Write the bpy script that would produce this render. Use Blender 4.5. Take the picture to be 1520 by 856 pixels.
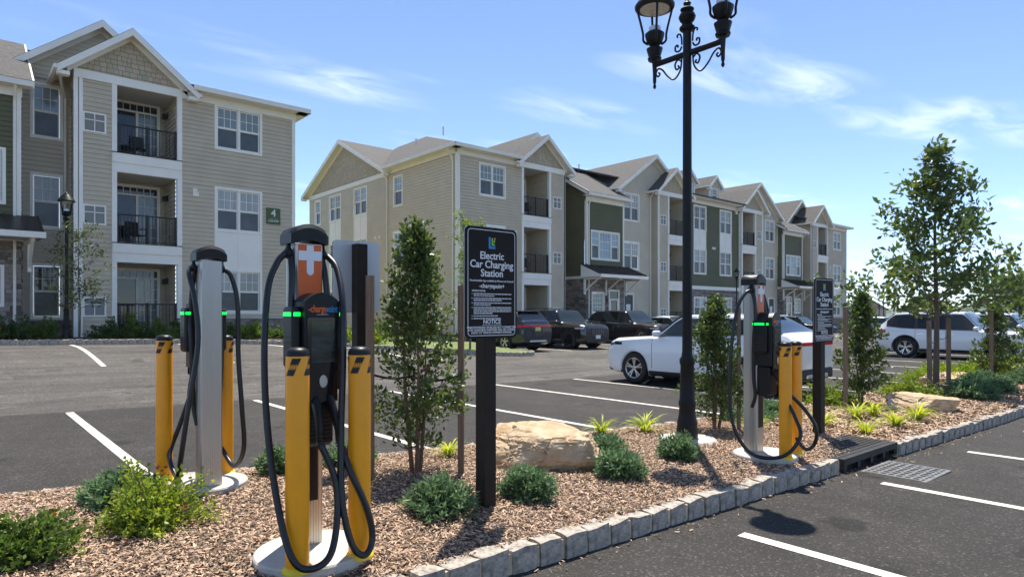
import bpy, bmesh, math, random
import numpy as np
from mathutils import Vector, Matrix, noise as mnoise
random.seed(7); RNG = np.random.default_rng(11)
for o in list(bpy.data.objects): bpy.data.objects.remove(o)
SC = bpy.context.scene; COL = SC.collection
R = math.radians
# ------------------------------------------------------------ camera
cd = bpy.data.cameras.new('camera'); cam = bpy.data.objects.new('camera', cd); COL.objects.link(cam)
cam.location = (0, 0, 1.5); cam.rotation_euler = (R(90), 0, R(-41))
cd.sensor_width = 36; cd.lens = 22.5; cd.shift_y = 37/1520; cd.clip_start = .05; cd.clip_end = 12000
SC.camera = cam
# ------------------------------------------------------------ light
SUN_EL, SUN_AZ = R(67), math.atan2(.748, .664)
sd = bpy.data.lights.new('sun', 'SUN'); sd.energy = 4.6; sd.angle = R(.53); sd.color = (1, .94, .84)
so = bpy.data.objects.new('sun', sd); COL.objects.link(so)
sdir = Vector((math.sin(SUN_AZ)*math.cos(SUN_EL), math.cos(SUN_AZ)*math.cos(SUN_EL), math.sin(SUN_EL)))
so.rotation_euler = (-sdir).to_track_quat('-Z', 'Y').to_euler(); so.location = (0, 0, 30)
w = bpy.data.worlds.new('World'); SC.world = w; w.use_nodes = True
nt = w.node_tree; nt.nodes.clear()
def wn(t, **k):
    n = nt.nodes.new(t)
    for a, b in k.items(): setattr(n, a, b)
    return n
sky = wn('ShaderNodeTexSky', sky_type='NISHITA', sun_disc=False, sun_elevation=SUN_EL, sun_rotation=SUN_AZ, altitude=100, air_density=.58, dust_density=.0, ozone_density=2.0)
bg = wn('ShaderNodeBackground'); bg.inputs[1].default_value = .15
wo = wn('ShaderNodeOutputWorld')
# thin wisps of cloud, laid on a flat layer high above (direction / height)
tc = wn('ShaderNodeTexCoord'); sep = wn('ShaderNodeSeparateXYZ'); nt.links.new(tc.outputs['Generated'], sep.inputs[0])
mx = wn('ShaderNodeMath', operation='MAXIMUM'); mx.inputs[1].default_value = .06; nt.links.new(sep.outputs[2], mx.inputs[0])
cmb = wn('ShaderNodeCombineXYZ')
for i in (0, 1):
    d = wn('ShaderNodeMath', operation='DIVIDE'); nt.links.new(sep.outputs[i], d.inputs[0]); nt.links.new(mx.outputs[0], d.inputs[1]); nt.links.new(d.outputs[0], cmb.inputs[i])
mp = wn('ShaderNodeMapping'); mp.inputs['Rotation'].default_value = (0, 0, R(40)); mp.inputs['Scale'].default_value = (.55, 1.5, 1); mp.inputs['Location'].default_value = (5.2, 4.4, 0)
nt.links.new(cmb.outputs[0], mp.inputs[0])
n1 = wn('ShaderNodeTexNoise'); n1.inputs['Scale'].default_value = .8; n1.inputs['Detail'].default_value = 3
n2 = wn('ShaderNodeTexNoise'); n2.inputs['Scale'].default_value = 3.2; n2.inputs['Detail'].default_value = 9; n2.inputs['Roughness'].default_value = .62; n2.inputs['Distortion'].default_value = .7
for n in (n1, n2): nt.links.new(mp.outputs[0], n.inputs['Vector'])
r1 = wn('ShaderNodeMapRange'); r1.inputs[1].default_value = .53; r1.inputs[2].default_value = .80; nt.links.new(n1.outputs[0], r1.inputs[0])
r2 = wn('ShaderNodeMapRange'); r2.inputs[1].default_value = .40; r2.inputs[2].default_value = .72; nt.links.new(n2.outputs[0], r2.inputs[0])
mu = wn('ShaderNodeMath', operation='MULTIPLY'); nt.links.new(r1.outputs[0], mu.inputs[0]); nt.links.new(r2.outputs[0], mu.inputs[1])
mu2 = wn('ShaderNodeMath', operation='MULTIPLY'); mu2.inputs[1].default_value = .75; nt.links.new(mu.outputs[0], mu2.inputs[0])
mixc = wn('ShaderNodeMix', data_type='RGBA'); mixc.inputs[7].default_value = (7.2, 7.4, 7.6, 1)
nt.links.new(mu2.outputs[0], mixc.inputs[0]); nt.links.new(sky.outputs[0], mixc.inputs[6]); nt.links.new(mixc.outputs[2], bg.inputs[0]); nt.links.new(bg.outputs[0], wo.inputs[0])
SC.view_settings.view_transform = 'Standard'; SC.view_settings.look = 'None'; SC.view_settings.gamma = 1
SC.view_settings.exposure = .80; SC.view_settings.use_curve_mapping = False

# ------------------------------------------------------------ materials
MATS = {}
def mat(name, col, rough=.6, metal=0., spec=.5, var=0., vscale=5., bump=0., bscale=40., island=0., transl=0., coat=0., col2=None, emit=None, detail=6, stretch=None, hue=.05):
    """Principled with noise-driven colour variation, bump and per-piece variation"""
    m = bpy.data.materials.new(name); m.use_nodes = True; t = m.node_tree; N = t.nodes; L = t.links
    b = N['Principled BSDF']; b.inputs['Roughness'].default_value = rough; b.inputs['Metallic'].default_value = metal
    b.inputs['Specular IOR Level'].default_value = spec; b.inputs['Coat Weight'].default_value = coat; b.inputs['Coat Roughness'].default_value = .03
    c4 = (*col, 1); src = None
    co = N.new('ShaderNodeTexCoord'); vec = co.outputs['Object']
    if stretch:
        mpn = N.new('ShaderNodeMapping'); mpn.inputs['Scale'].default_value = stretch; L.new(vec, mpn.inputs[0]); vec = mpn.outputs[0]
    def mixn(fac, a, bb, mode='MIX'):
        x = N.new('ShaderNodeMix'); x.data_type = 'RGBA'; x.blend_type = mode
        if hasattr(fac, 'links'): L.new(fac, x.inputs[0])
        else: x.inputs[0].default_value = fac
        for i, v in ((6, a), (7, bb)):
            if hasattr(v, 'links'): L.new(v, x.inputs[i])
            else: x.inputs[i].default_value = v
        return x.outputs[2]
    cur = c4
    if col2 is not None or var:
        n = N.new('ShaderNodeTexNoise'); n.inputs['Scale'].default_value = vscale; n.inputs['Detail'].default_value = detail; n.inputs['Roughness'].default_value = .6; L.new(vec, n.inputs['Vector'])
        mr = N.new('ShaderNodeMapRange'); mr.inputs[1].default_value = .32; mr.inputs[2].default_value = .68; L.new(n.outputs[0], mr.inputs[0])
        hi = (*col2, 1) if col2 is not None else tuple(min(1, c*(1+var)) for c in col)+(1,)
        lo = c4 if col2 is not None else tuple(c*(1-var) for c in col)+(1,)
        cur = mixn(mr.outputs[0], lo, hi)
    if island:
        g = N.new('ShaderNodeNewGeometry'); mr = N.new('ShaderNodeMapRange'); mr.inputs[3].default_value = 1-island; mr.inputs[4].default_value = 1+island
        L.new(g.outputs['Random Per Island'], mr.inputs[0])
        hs = N.new('ShaderNodeHueSaturation'); L.new(mr.outputs[0], hs.inputs['Value'])
        if hasattr(cur, 'links'): L.new(cur, hs.inputs['Color'])
        else: hs.inputs['Color'].default_value = cur
        mr2 = N.new('ShaderNodeMath'); mr2.operation = 'MULTIPLY_ADD'; mr2.inputs[1].default_value = -hue; mr2.inputs[2].default_value = .5+hue/2
        L.new(g.outputs['Random Per Island'], mr2.inputs[0]); L.new(mr2.outputs[0], hs.inputs['Hue'])
        cur = hs.outputs[0]
    if hasattr(cur, 'links'): L.new(cur, b.inputs['Base Color'])
    else: b.inputs['Base Color'].default_value = cur
    if bump:
        n = N.new('ShaderNodeTexNoise'); n.inputs['Scale'].default_value = bscale; n.inputs['Detail'].default_value = 8; L.new(vec, n.inputs['Vector'])
        bp = N.new('ShaderNodeBump'); bp.inputs['Strength'].default_value = bump; bp.inputs['Distance'].default_value = .02; L.new(n.outputs[0], bp.inputs['Height']); L.new(bp.outputs[0], b.inputs['Normal'])
    if emit: b.inputs['Emission Color'].default_value = (*emit[0], 1); b.inputs['Emission Strength'].default_value = emit[1]
    if transl:
        tr = N.new('ShaderNodeBsdfTranslucent'); ms = N.new('ShaderNodeMixShader'); ms.inputs[0].default_value = transl
        hs = N.new('ShaderNodeHueSaturation'); hs.inputs['Value'].default_value = 1.5; hs.inputs['Saturation'].default_value = 1.1
        if hasattr(cur, 'links'): L.new(cur, hs.inputs['Color'])
        else: hs.inputs['Color'].default_value = cur
        L.new(hs.outputs[0], tr.inputs[0]); L.new(b.outputs[0], ms.inputs[1]); L.new(tr.outputs[0], ms.inputs[2])
        L.new(ms.outputs[0], N['Material Output'].inputs[0])
    MATS[name] = m; return m
mat('white_trim', (.92, .86, .75), .55, var=.04, vscale=2)
mat('cream_trim', (.88, .81, .68), .55, var=.04, vscale=2)
mat('siding_taupe', (.58, .485, .35), .7, var=.07, vscale=1.2, bump=.15, bscale=60)
mat('siding_light', (.62, .54, .41), .7, var=.06, vscale=1.2, bump=.15, bscale=60)
mat('siding_green', (.125, .122, .058), .7, var=.08, vscale=1.2, bump=.15, bscale=60)
mat('shake', (.52, .43, .295), .75, island=.14, bump=.2, bscale=50)
mat('stone', (.24, .20, .165), .85, island=.55, var=.25, vscale=14, bump=.6, bscale=25)
mat('mortar', (.17, .15, .13), .9)
mat('roofing', (.088, .083, .078), .9, var=.35, vscale=9, bump=.5, bscale=30, detail=9)
mat('metal_roof', (.05, .043, .038), .4, metal=.4, var=.1)
mat('porch_ceiling', (.55, .54, .5), .7)
mat('black_metal', (.012, .012, .013), .42, metal=.3, var=.2, vscale=30)
mat('lamp_black', (.009, .009, .0095), .42, metal=.0, spec=.25, var=.3, vscale=20, bump=.05, bscale=120)
mat('pane_blind', (.20, .255, .26), .06, spec=.7, var=.12, vscale=2.5)
mat('pane_curtain', (.36, .37, .35), .1, spec=.6, var=.15, vscale=1.5, stretch=(8, 8, .3))
mat('pane_sky_tint', (.22, .31, .35), .04, spec=.9, var=.3, vscale=1.2)  # pale blue sky reflection put into the pane's base colour
mat('pane_screen', (.07, .08, .084), .22, spec=.5, var=.3, vscale=1.5)
mat('pane_dark', (.02, .026, .03), .05, spec=.7, var=.3, vscale=2)
mat('grille_grey', (.30, .30, .29), .6)
mat('door_white', (.72, .71, .68), .5)
mat('door_green', (.02, .04, .035), .4)
mat('sign_green', (.06, .10, .02), .5)
mat('white_paint', (.8, .8, .8), .5)
mat('granite', (.31, .275, .225), .85, island=.20, var=.5, vscale=24, hue=.02, bump=1., bscale=22, detail=10)
mat('kerb_mortar', (.62, .50, .35), .9, var=.15, vscale=20, bump=.5, bscale=60)
mat('concrete', (.52, .49, .43), .85, var=.12, vscale=6, bump=.25, bscale=50)
mat('mulch_chip', (.41, .28, .185), .85, island=.78, hue=.012)
mat('cast_iron', (.022, .02, .019), .55, metal=.3, var=.4, vscale=12, bump=.4, bscale=60)
mat('grate_steel', (.20, .20, .20), .5, metal=.6, var=.3, vscale=14)
mat('pit_dark', (.012, .011, .01), .9)
mat('sign_brown', (.022, .018, .016), .65, spec=.15, var=.1)
mat('post_brown', (.026, .020, .016), .6, spec=.2, var=.2, vscale=6)
mat('sign_back', (.52, .54, .56), .4, metal=.25)
mat('stake_wood', (.20, .135, .09), .85, var=.3, vscale=6, bump=.4, bscale=30, stretch=(6, 6, .6))
mat('aluminium', (.50, .49, .46), .38, metal=.75, var=.05, vscale=2, stretch=(1, 1, .1))
mat('aluminium_dark', (.36, .35, .335), .42, metal=.75)
mat('charger_black', (.011, .011, .012), .40, spec=.3, bump=.05, bscale=200)
mat('charger_gloss', (.014, .014, .016), .08, spec=.8)
mat('screen_glass', (.035, .05, .045), .07, spec=.8, var=.6, vscale=8, stretch=(1, 1, 3))
mat('orange_panel', (.72, .115, .008), .4, var=.08, vscale=10)
mat('logo_orange', (.8, .14, .01), .4)
mat('logo_blue', (.02, .22, .5), .4)
mat('logo_green', (.25, .5, .05), .4)
mat('led_green', (.01, .7, .06), .4, emit=((.0, 1, .08), 1.3))
mat('cable', (.010, .010, .011), .35)
mat('bollard_yellow', (.95, .375, .004), .36, var=.05, vscale=6)
mat('bollard_ring', (.85, .62, .01), .4)
mat('tape_black', (.014, .014, .014), .5, bump=.3, bscale=90)
mat('sandstone', (.40, .25, .125), .9, col2=(.62, .49, .33), vscale=6.5, bump=1., bscale=24, detail=10)
mat('bark', (.135, .10, .075), .9, var=.3, vscale=10, bump=.7, bscale=40, stretch=(3, 3, .8))
mat('stem_brown', (.19, .115, .07), .85, var=.3, vscale=12)
LEAFS = dict(holly=(.085, .125, .03), juniper=(.125, .20, .095), juniper_green=(.22, .31, .03), lily=(.42, .47, .055), spirea=(.22, .29, .04), oak=(.10, .145, .035), bush=(.10, .16, .032), lime_bush=(.18, .25, .03), birch=(.20, .26, .05), far_tree=(.085, .13, .032), myrtle=(.085, .115, .035), boxwood=(.065, .11, .03))
for k, c in LEAFS.items(): mat('leaf_'+k, c, .42 if k in ('holly', 'oak') else .55, island=.38, transl=.34, spec=.5 if k in ('holly','oak') else .3)
mat('petal_orange', (.7, .2, .03), .6); mat('leaf_rust', (.24, .07, .03), .6, island=.3)
mat('bed_soil', (.055, .038, .027), .95, var=.4, vscale=25, bump=1., bscale=40)
mat('grass', (.13, .17, .035), .8, var=.3, vscale=6, bump=.8, bscale=60)
mat('far_ground', (.10, .12, .05), .95, var=.4, vscale=.05)
mat('hill_forest', (.045, .075, .035), .95, var=.4, vscale=.02)
mat('car_white', (.86, .86, .85), .28, coat=.8, spec=.5)
mat('car_silver', (.55, .57, .58), .3, metal=.5, coat=.8)
mat('car_black', (.010, .011, .013), .25, coat=.9)
mat('car_brown', (.022, .017, .015), .25, coat=.9, metal=.3)
mat('car_navy', (.012, .015, .022), .25, coat=.9)
mat('car_glass', (.010, .012, .013), .04, spec=.45)
mat('car_glass_clear', (.022, .03, .03), .03, spec=.55)
mat('car_trim', (.018, .018, .019), .6)
mat('tyre', (.014, .014, .014), .75, bump=.2, bscale=60)
mat('rim_silver', (.62, .62, .62), .25, metal=.9)
mat('rim_black', (.02, .02, .02), .3, metal=.5)
mat('tail_red', (.42, .008, .012), .12, spec=.8, emit=((.5, .0, .01), .05))
mat('head_lamp', (.5, .52, .54), .08, spec=.9)
mat('chrome', (.7, .7, .7), .12, metal=1)
mat('plate_white', (.72, .72, .68), .5); mat('plate_yellow', (.62, .48, .16), .5)
mat('lamp_lens', (.62, .58, .46), .35, var=.25, vscale=40)
mat('lamp_glass', (.72, .76, .8), .15)
mat('pole_wood', (.10, .08, .065), .9)
mat('wire', (.02, .02, .02), .6)
def ramp_mat(name, build):
    m = bpy.data.materials.new(name); m.use_nodes = True; build(m.node_tree, m.node_tree.nodes, m.node_tree.links, m.node_tree.nodes['Principled BSDF']); MATS[name] = m
def _asphalt(t, N, L, b):
    co = N.new('ShaderNodeTexCoord'); sp = N.new('ShaderNodeSeparateXYZ'); L.new(co.outputs['Object'], sp.inputs[0])
    def noise(s, d=6, r=.6):
        n = N.new('ShaderNodeTexNoise'); n.inputs['Scale'].default_value = s; n.inputs['Detail'].default_value = d; n.inputs['Roughness'].default_value = r; L.new(co.outputs['Object'], n.inputs['Vector']); return n.outputs[0]
    def rng(x, a, bb, c, d):
        n = N.new('ShaderNodeMapRange'); n.inputs[1].default_value = a; n.inputs[2].default_value = bb; n.inputs[3].default_value = c; n.inputs[4].default_value = d; L.new(x, n.inputs[0]); return n.outputs[0]
    def op(o, a, bb):
        n = N.new('ShaderNodeMath'); n.operation = o
        for i, v in ((0, a), (1, bb)):
            if hasattr(v, 'links'): L.new(v, n.inputs[i])
            else: n.inputs[i].default_value = v
        return n.outputs[0]
    # newer, darker surfacing of the stalls against the older grey driving lane (a paving seam at v = 11.6)
    edge = op('ADD', sp.outputs[1], op('MULTIPLY', noise(1.5, 3), .25))
    lane = rng(edge, 11.62, 11.75, 0, 1)
    base = op('ADD', op('MULTIPLY', lane, .042), .033)
    big = rng(noise(.35, 4), .3, .7, .82, 1.2); mid = rng(noise(2.2, 8, .7), .3, .7, .85, 1.18)
    fine = rng(noise(120, 3, .85), .36, .66, .42, 1.75)
    vo = N.new('ShaderNodeTexVoronoi'); vo.inputs['Scale'].default_value = 75; L.new(co.outputs['Object'], vo.inputs['Vector'])
    wn_ = N.new('ShaderNodeTexWhiteNoise'); L.new(vo.outputs['Position'], wn_.inputs['Vector'])
    st = rng(wn_.outputs['Value'], .84, 1, 1, 2.6)
    dust = rng(noise(1.1, 10, .72), .58, .74, 1, 1.7)
    mpp = N.new('ShaderNodeMapping'); mpp.inputs['Scale'].default_value = (.25, 3.2, 1); L.new(co.outputs['Object'], mpp.inputs[0])
    tn = N.new('ShaderNodeTexNoise'); tn.inputs['Scale'].default_value = .8; tn.inputs['Detail'].default_value = 5; L.new(mpp.outputs[0], tn.inputs['Vector'])
    dust = op('MULTIPLY', dust, op('ADD', op('MULTIPLY', op('SUBTRACT', rng(tn.outputs[0], .42, .6, .80, 1.1), 1), lane), 1))      # tyre tracks along the lane
    oil = rng(noise(1.7, 2, .4), .66, .72, 1, .55); dust = op('MULTIPLY', dust, oil)
    v = op('MULTIPLY', op('MULTIPLY', op('MULTIPLY', base, big), op('MULTIPLY', mid, fine)), op('MULTIPLY', st, dust))
    cb = N.new('ShaderNodeCombineColor'); L.new(op('MULTIPLY', v, 1.09), cb.inputs[0]); L.new(v, cb.inputs[1]); L.new(op('MULTIPLY', v, .90), cb.inputs[2])
    L.new(cb.outputs[0], b.inputs['Base Color']); b.inputs['Roughness'].default_value = .82; b.inputs['Specular IOR Level'].default_value = .22
    bp = N.new('ShaderNodeBump'); bp.inputs['Strength'].default_value = .7; bp.inputs['Distance'].default_value = .006; L.new(op('ADD', noise(110, 4, .8), vo.outputs['Distance']), bp.inputs['Height']); L.new(bp.outputs[0], b.inputs['Normal'])
ramp_mat('asphalt', _asphalt)
def _line(t, N, L, b):
    co = N.new('ShaderNodeTexCoord'); n = N.new('ShaderNodeTexNoise'); n.inputs['Scale'].default_value = 45; n.inputs['Detail'].default_value = 8; n.inputs['Roughness'].default_value = .75; L.new(co.outputs['Object'], n.inputs['Vector'])
    n2_ = N.new('ShaderNodeTexNoise'); n2_.inputs['Scale'].default_value = 3; n2_.inputs['Detail'].default_value = 4; L.new(co.outputs['Object'], n2_.inputs['Vector'])
    ad = N.new('ShaderNodeMath'); ad.operation = 'MULTIPLY_ADD'; ad.inputs[1].default_value = .35; L.new(n2_.outputs[0], ad.inputs[0]); L.new(n.outputs[0], ad.inputs[2])
    cr = N.new('ShaderNodeValToRGB'); cr.color_ramp.elements[0].position = .52; cr.color_ramp.elements[0].color = (.70, .665, .58, 1); cr.color_ramp.elements[1].position = .90; cr.color_ramp.elements[1].color = (.06, .055, .05, 1); e = cr.color_ramp.elements.new(.80); e.color = (.58, .545, .47, 1)
    L.new(ad.outputs[0], cr.inputs[0]); L.new(cr.outputs[0], b.inputs['Base Color']); b.inputs['Roughness'].default_value = .8
    bp = N.new('ShaderNodeBump'); bp.inputs['Strength'].default_value = .5; bp.inputs['Distance'].default_value = .004; L.new(n.outputs[0], bp.inputs['Height']); L.new(bp.outputs[0], b.inputs['Normal'])
ramp_mat('asphalt_line', _line)
def _mulch(t, N, L, b):
    co = N.new('ShaderNodeTexCoord')
    vo = N.new('ShaderNodeTexVoronoi'); vo.inputs['Scale'].default_value = 60; L.new(co.outputs['Object'], vo.inputs['Vector'])
    wn_ = N.new('ShaderNodeTexWhiteNoise'); L.new(vo.outputs['Position'], wn_.inputs['Vector'])
    n = N.new('ShaderNodeTexNoise'); n.inputs['Scale'].default_value = 2.5; n.inputs['Detail'].default_value = 8; L.new(co.outputs['Object'], n.inputs['Vector'])
    cr = N.new('ShaderNodeValToRGB'); cr.color_ramp.elements[0].color = (.035, .02, .012, 1); cr.color_ramp.elements[1].color = (.34, .245, .175, 1); L.new(wn_.outputs['Value'], cr.inputs[0])
    mr = N.new('ShaderNodeMapRange'); mr.inputs[1].default_value = .3; mr.inputs[2].default_value = .7; mr.inputs[3].default_value = .7; mr.inputs[4].default_value = 1.25; L.new(n.outputs[0], mr.inputs[0])
    hs = N.new('ShaderNodeHueSaturation'); L.new(cr.outputs[0], hs.inputs['Color']); L.new(mr.outputs[0], hs.inputs['Value']); L.new(hs.outputs[0], b.inputs['Base Color']); b.inputs['Roughness'].default_value = .95
    bp = N.new('ShaderNodeBump'); bp.inputs['Strength'].default_value = 1; bp.inputs['Distance'].default_value = .03; L.new(vo.outputs['Distance'], bp.inputs['Height']); L.new(bp.outputs[0], b.inputs['Normal'])
ramp_mat('mulch', _mulch)

# ------------------------------------------------------------ mesh helpers
def link(name, me, parent=None, mats=(), smooth=False):
    o = bpy.data.objects.new(name, me); COL.objects.link(o)
    if not me.materials:
        for m in mats: me.materials.append(MATS[m] if isinstance(m, str) else m)
    if smooth: me.polygons.foreach_set('use_smooth', [True]*len(me.polygons))
    if parent: o.parent = parent
    return o
class MB:
    def __init__(s): s.v = []; s.f = []; s.m = []; s.cm = 0
    def add(s, vs, fs):
        k = len(s.v); s.v += [tuple(p) for p in vs]; s.f += [tuple(i+k for i in f) for f in fs]; s.m += [s.cm]*len(fs); return s
    def box(s, a, b):
        x0, x1 = sorted((a[0], b[0])); y0, y1 = sorted((a[1], b[1])); z0, z1 = sorted((a[2], b[2]))
        return s.add([(x0,y0,z0),(x1,y0,z0),(x1,y1,z0),(x0,y1,z0),(x0,y0,z1),(x1,y0,z1),(x1,y1,z1),(x0,y1,z1)], [(0,3,2,1),(4,5,6,7),(0,1,5,4),(1,2,6,5),(2,3,7,6),(3,0,4,7)])
    def bbox(s, a, b, r=.01):
        """box with chamfered vertical and top edges"""
        x0, x1 = sorted((a[0], b[0])); y0, y1 = sorted((a[1], b[1])); z0, z1 = sorted((a[2], b[2]))
        r = min(r, (x1-x0)*.45, (y1-y0)*.45, (z1-z0)*.45)
        def ring(z, i): return [(x0+i+r,y0+i,z),(x1-i-r,y0+i,z),(x1-i,y0+i+r,z),(x1-i,y1-i-r,z),(x1-i-r,y1-i,z),(x0+i+r,y1-i,z),(x0+i,y1-i-r,z),(x0+i,y0+i+r,z)]
        return s.loft([ring(z0, r*.7), ring(z0+r, 0), ring(z1-r, 0), ring(z1, r*.7)])
    def loft(s, rings, cap=True, closed=True):
        n = len(rings[0]); vs = [p for r in rings for p in r]; fs = []
        for i in range(len(rings)-1):
            for j in range(n if closed else n-1):
                a = i*n+j; b = i*n+(j+1) % n; fs.append((a, b, b+n, a+n))
        if cap: fs.append(tuple(range(n))[::-1]); fs.append(tuple(range((len(rings)-1)*n, len(rings)*n)))
        return s.add(vs, fs)
    def lathe(s, prof, n=20, c=(0, 0, 0)):
        return s.loft([[(c[0]+r*math.cos(2*math.pi*j/n), c[1]+r*math.sin(2*math.pi*j/n), c[2]+z) for j in range(n)] for r, z in prof])
    def tube(s, path, rad, n=8, cap=True):
        P = [Vector(p) for p in path]; rings = []
        t0 = (P[1]-P[0]).normalized(); ref = Vector((0, 0, 1)) if abs(t0.z) < .9 else Vector((1, 0, 0)); nx = t0.cross(ref).normalized()
        for i, p in enumerate(P):
            t = (P[min(i+1, len(P)-1)]-P[max(i-1, 0)]).normalized(); nx = (nx-t*nx.dot(t)); nx = nx.normalized() if nx.length > 1e-6 else t.orthogonal().normalized()
            by = t.cross(nx); r = rad[i] if hasattr(rad, '__len__') else rad
            rings.append([p+nx*(r*math.cos(2*math.pi*j/n))+by*(r*math.sin(2*math.pi*j/n)) for j in range(n)])
        return s.loft(rings, cap)
    def beam(s, p0, p1, wx, h, up=(0, 0, 1)):
        """rectangular bar p0->p1; its height hangs h below, width wx centred"""
        p0, p1 = Vector(p0), Vector(p1); t = (p1-p0).normalized(); u = Vector(up); sd_ = t.cross(u).normalized()*(wx/2); u = sd_.cross(t).normalized()*h
        return s.loft([[p+sd_, p-sd_, p-sd_-u, p+sd_-u] for p in (p0, p1)])
    def slab(s, pts, th):
        n = len(pts); a = [Vector(p) for p in pts]; b = [p-Vector((0, 0, th)) for p in a]
        return s.add(a+b, [tuple(range(n)), tuple(range(2*n-1, n-1, -1))]+[(i, i+n, (i+1) % n+n, (i+1) % n) for i in range(n)])
    def mesh(s, name):
        me = bpy.data.meshes.new(name); me.from_pydata(s.v, [], s.f); me.polygons.foreach_set('material_index', s.m); me.update(); return me
    def build(s, name, mats, parent=None, smooth=False, kind=None, fix=True):
        me = s.mesh(name)
        if fix:
            bm = bmesh.new(); bm.from_mesh(me); bmesh.ops.recalc_face_normals(bm, faces=bm.faces); bm.to_mesh(me); bm.free()
        if isinstance(mats, str): mats = (mats,)
        o = link(name, me, parent, mats, smooth)
        if kind: o['kind'] = kind
        return o
def autosmooth(o, ang=35):
    me = o.data; me.polygons.foreach_set('use_smooth', [True]*len(me.polygons)); me.set_sharp_from_angle(angle=R(ang)); return o
def tag(o, label=None, cat=None, group=None, kind=None):
    for k, v in (('label', label), ('category', cat), ('group', group), ('kind', kind)):
        if v: o[k] = v
    return o
def empty(name, loc=(0, 0, 0), rz=0, label=None, cat=None, group=None):
    o = bpy.data.objects.new(name, None); COL.objects.link(o); o.location = loc; o.rotation_euler = (0, 0, rz); o.empty_display_size = .2
    return tag(o, label, cat, group)
def copy_tree(o, parent=None):
    c = o.copy(); COL.objects.link(c); c.parent = parent
    for ch in list(o.children): copy_tree(ch, c)
    return c
def pyd(name, v, f, mats, parent=None, kind=None, smooth=False):
    """fast mesh of equal-sized polygons from numpy arrays v (N,3), f (M,k)"""
    v = np.asarray(v, 'f4'); f = np.asarray(f, 'i4'); k = f.shape[1]; me = bpy.data.meshes.new(name)
    me.vertices.add(len(v)); me.vertices.foreach_set('co', v.ravel()); me.loops.add(f.size); me.loops.foreach_set('vertex_index', f.ravel())
    me.polygons.add(len(f)); me.polygons.foreach_set('loop_start', np.arange(len(f), dtype='i4')*k); me.update(calc_edges=True)
    o = link(name, me, parent, (mats,) if isinstance(mats, str) else mats, smooth)
    if kind: o['kind'] = kind
    return o
def text_mesh(body, size, mat_, parent, name='lettering', align='CENTER', bold=0., ext=.0015):
    cu = bpy.data.curves.new('txt', 'FONT'); cu.body = body; cu.size = size; cu.align_x = align; cu.align_y = 'CENTER'; cu.extrude = ext; cu.offset = bold; cu.resolution_u = 3
    t = bpy.data.objects.new('txt', cu); me = bpy.data.meshes.new_from_object(t); bpy.data.objects.remove(t); bpy.data.curves.remove(cu)
    me.materials.clear(); return link(name, me, parent, (mat_,))
def spline(pts, n=8):
    """Catmull-Rom through pts"""
    P = [Vector(p) for p in pts]; P = [P[0]*2-P[1]]+P+[P[-1]*2-P[-2]]; out = []
    for i in range(1, len(P)-2):
        for k in range(n):
            t = k/n; a, b, c, d = P[i-1:i+3]
            out.append(.5*((2*b)+(c-a)*t+(2*a-5*b+4*c-d)*t*t+(3*b-a-3*c+d)*t**3))
    out.append(P[-2]); return out
# ------------------------------------------------------------ lie of the land
def sm(x, a, b):
    t = min(1, max(0, (x-a)/(b-a))); return t*t*(3-2*t)
def G(u, v):
    return .06-.021*min(max(u, -8), 12.5)+.62*sm(v, 11.5, 20.5)*(1-sm(u, 5, 19))+.10*sm(v, 12, 20)*sm(u, 5, 19)
def kv(u): return 2.76-.027*(u-1.9)            # roadside face of the island's near kerb
def bv(u): return 6.05-.13*max(0, min(u, 7))-.012*max(0, u-7)   # car-park face of the island's far kerb
def Mz(u, v):
    c = max(0, min(1, (v-kv(u))/.9, (bv(u)-v)/.9)); return G(u, v)+.125+.035*c
# ============================================================ GROUND
def sheet(name, us, vs, zf, mat_, kind='structure', keep=None):
    nu, nv = len(us), len(vs); V = [(u, v, zf(u, v)) for u in us for v in vs]
    F = [(i*nv+j, (i+1)*nv+j, (i+1)*nv+j+1, i*nv+j+1) for i in range(nu-1) for j in range(nv-1) if keep is None or keep((us[i]+us[i+1])/2, (vs[j]+vs[j+1])/2)]
    return pyd(name, V, F, mat_, kind=kind, smooth=True)
def fr(a, b, n): return [a+(b-a)*i/n for i in range(n+1)]
US = fr(-40, -8, 8)+fr(-7, 26, 66)+fr(27.5, 70, 30)+fr(74, 200, 24)
VS = fr(-60, -6, 10)+fr(-5, 30, 70)+fr(32, 70, 16)
sheet('car_park_asphalt', US, VS, G, 'asphalt')
def far_z(u, v):
    d = math.hypot(u, v); return -.9+ .0*d
gs = [-6000, -2500, -1000, -400, -150, 0, 100, 150, 220, 300, 500, 900, 1800, 3500, 7000]
sheet('ground', gs, gs, lambda u, v: -1.0, 'far_ground')
# lines on the asphalt, each following the surface
def line(u0, v0, u1, v1, wd=.1):
    n = max(2, int(math.hypot(u1-u0, v1-v0)/.25)); mb = MB(); dx, dy = u1-u0, v1-v0; L = math.hypot(dx, dy); nx, ny = -dy/L*wd/2, dx/L*wd/2; V = []
    for i in range(n+1):
        t = i/n; u, v = u0+dx*t, v0+dy*t; j = (random.random()-.5)*.008
        V += [(u+nx*(1+j*8), v+ny*(1+j*8), G(u, v)+.004), (u-nx*(1-j*8), v-ny*(1-j*8), G(u, v)+.004)]
    mb.add(V, [(2*i, 2*i+1, 2*i+3, 2*i+2) for i in range(n)])
    return tag(mb.build('stall_line', 'asphalt_line'), kind='structure')
for k in range(18): line(1.32+2.7*k, bv(1.3+2.7*k)+.22, 1.27+2.7*k, 11.45, .10)
for u in (-.9, 1.6, 4.1, 6.5, 9.0, 11.5, 14., 16.5, 19., 21.5): line(u, 2.36-.027*(u-1.9), u+.03, -2.6)
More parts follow.
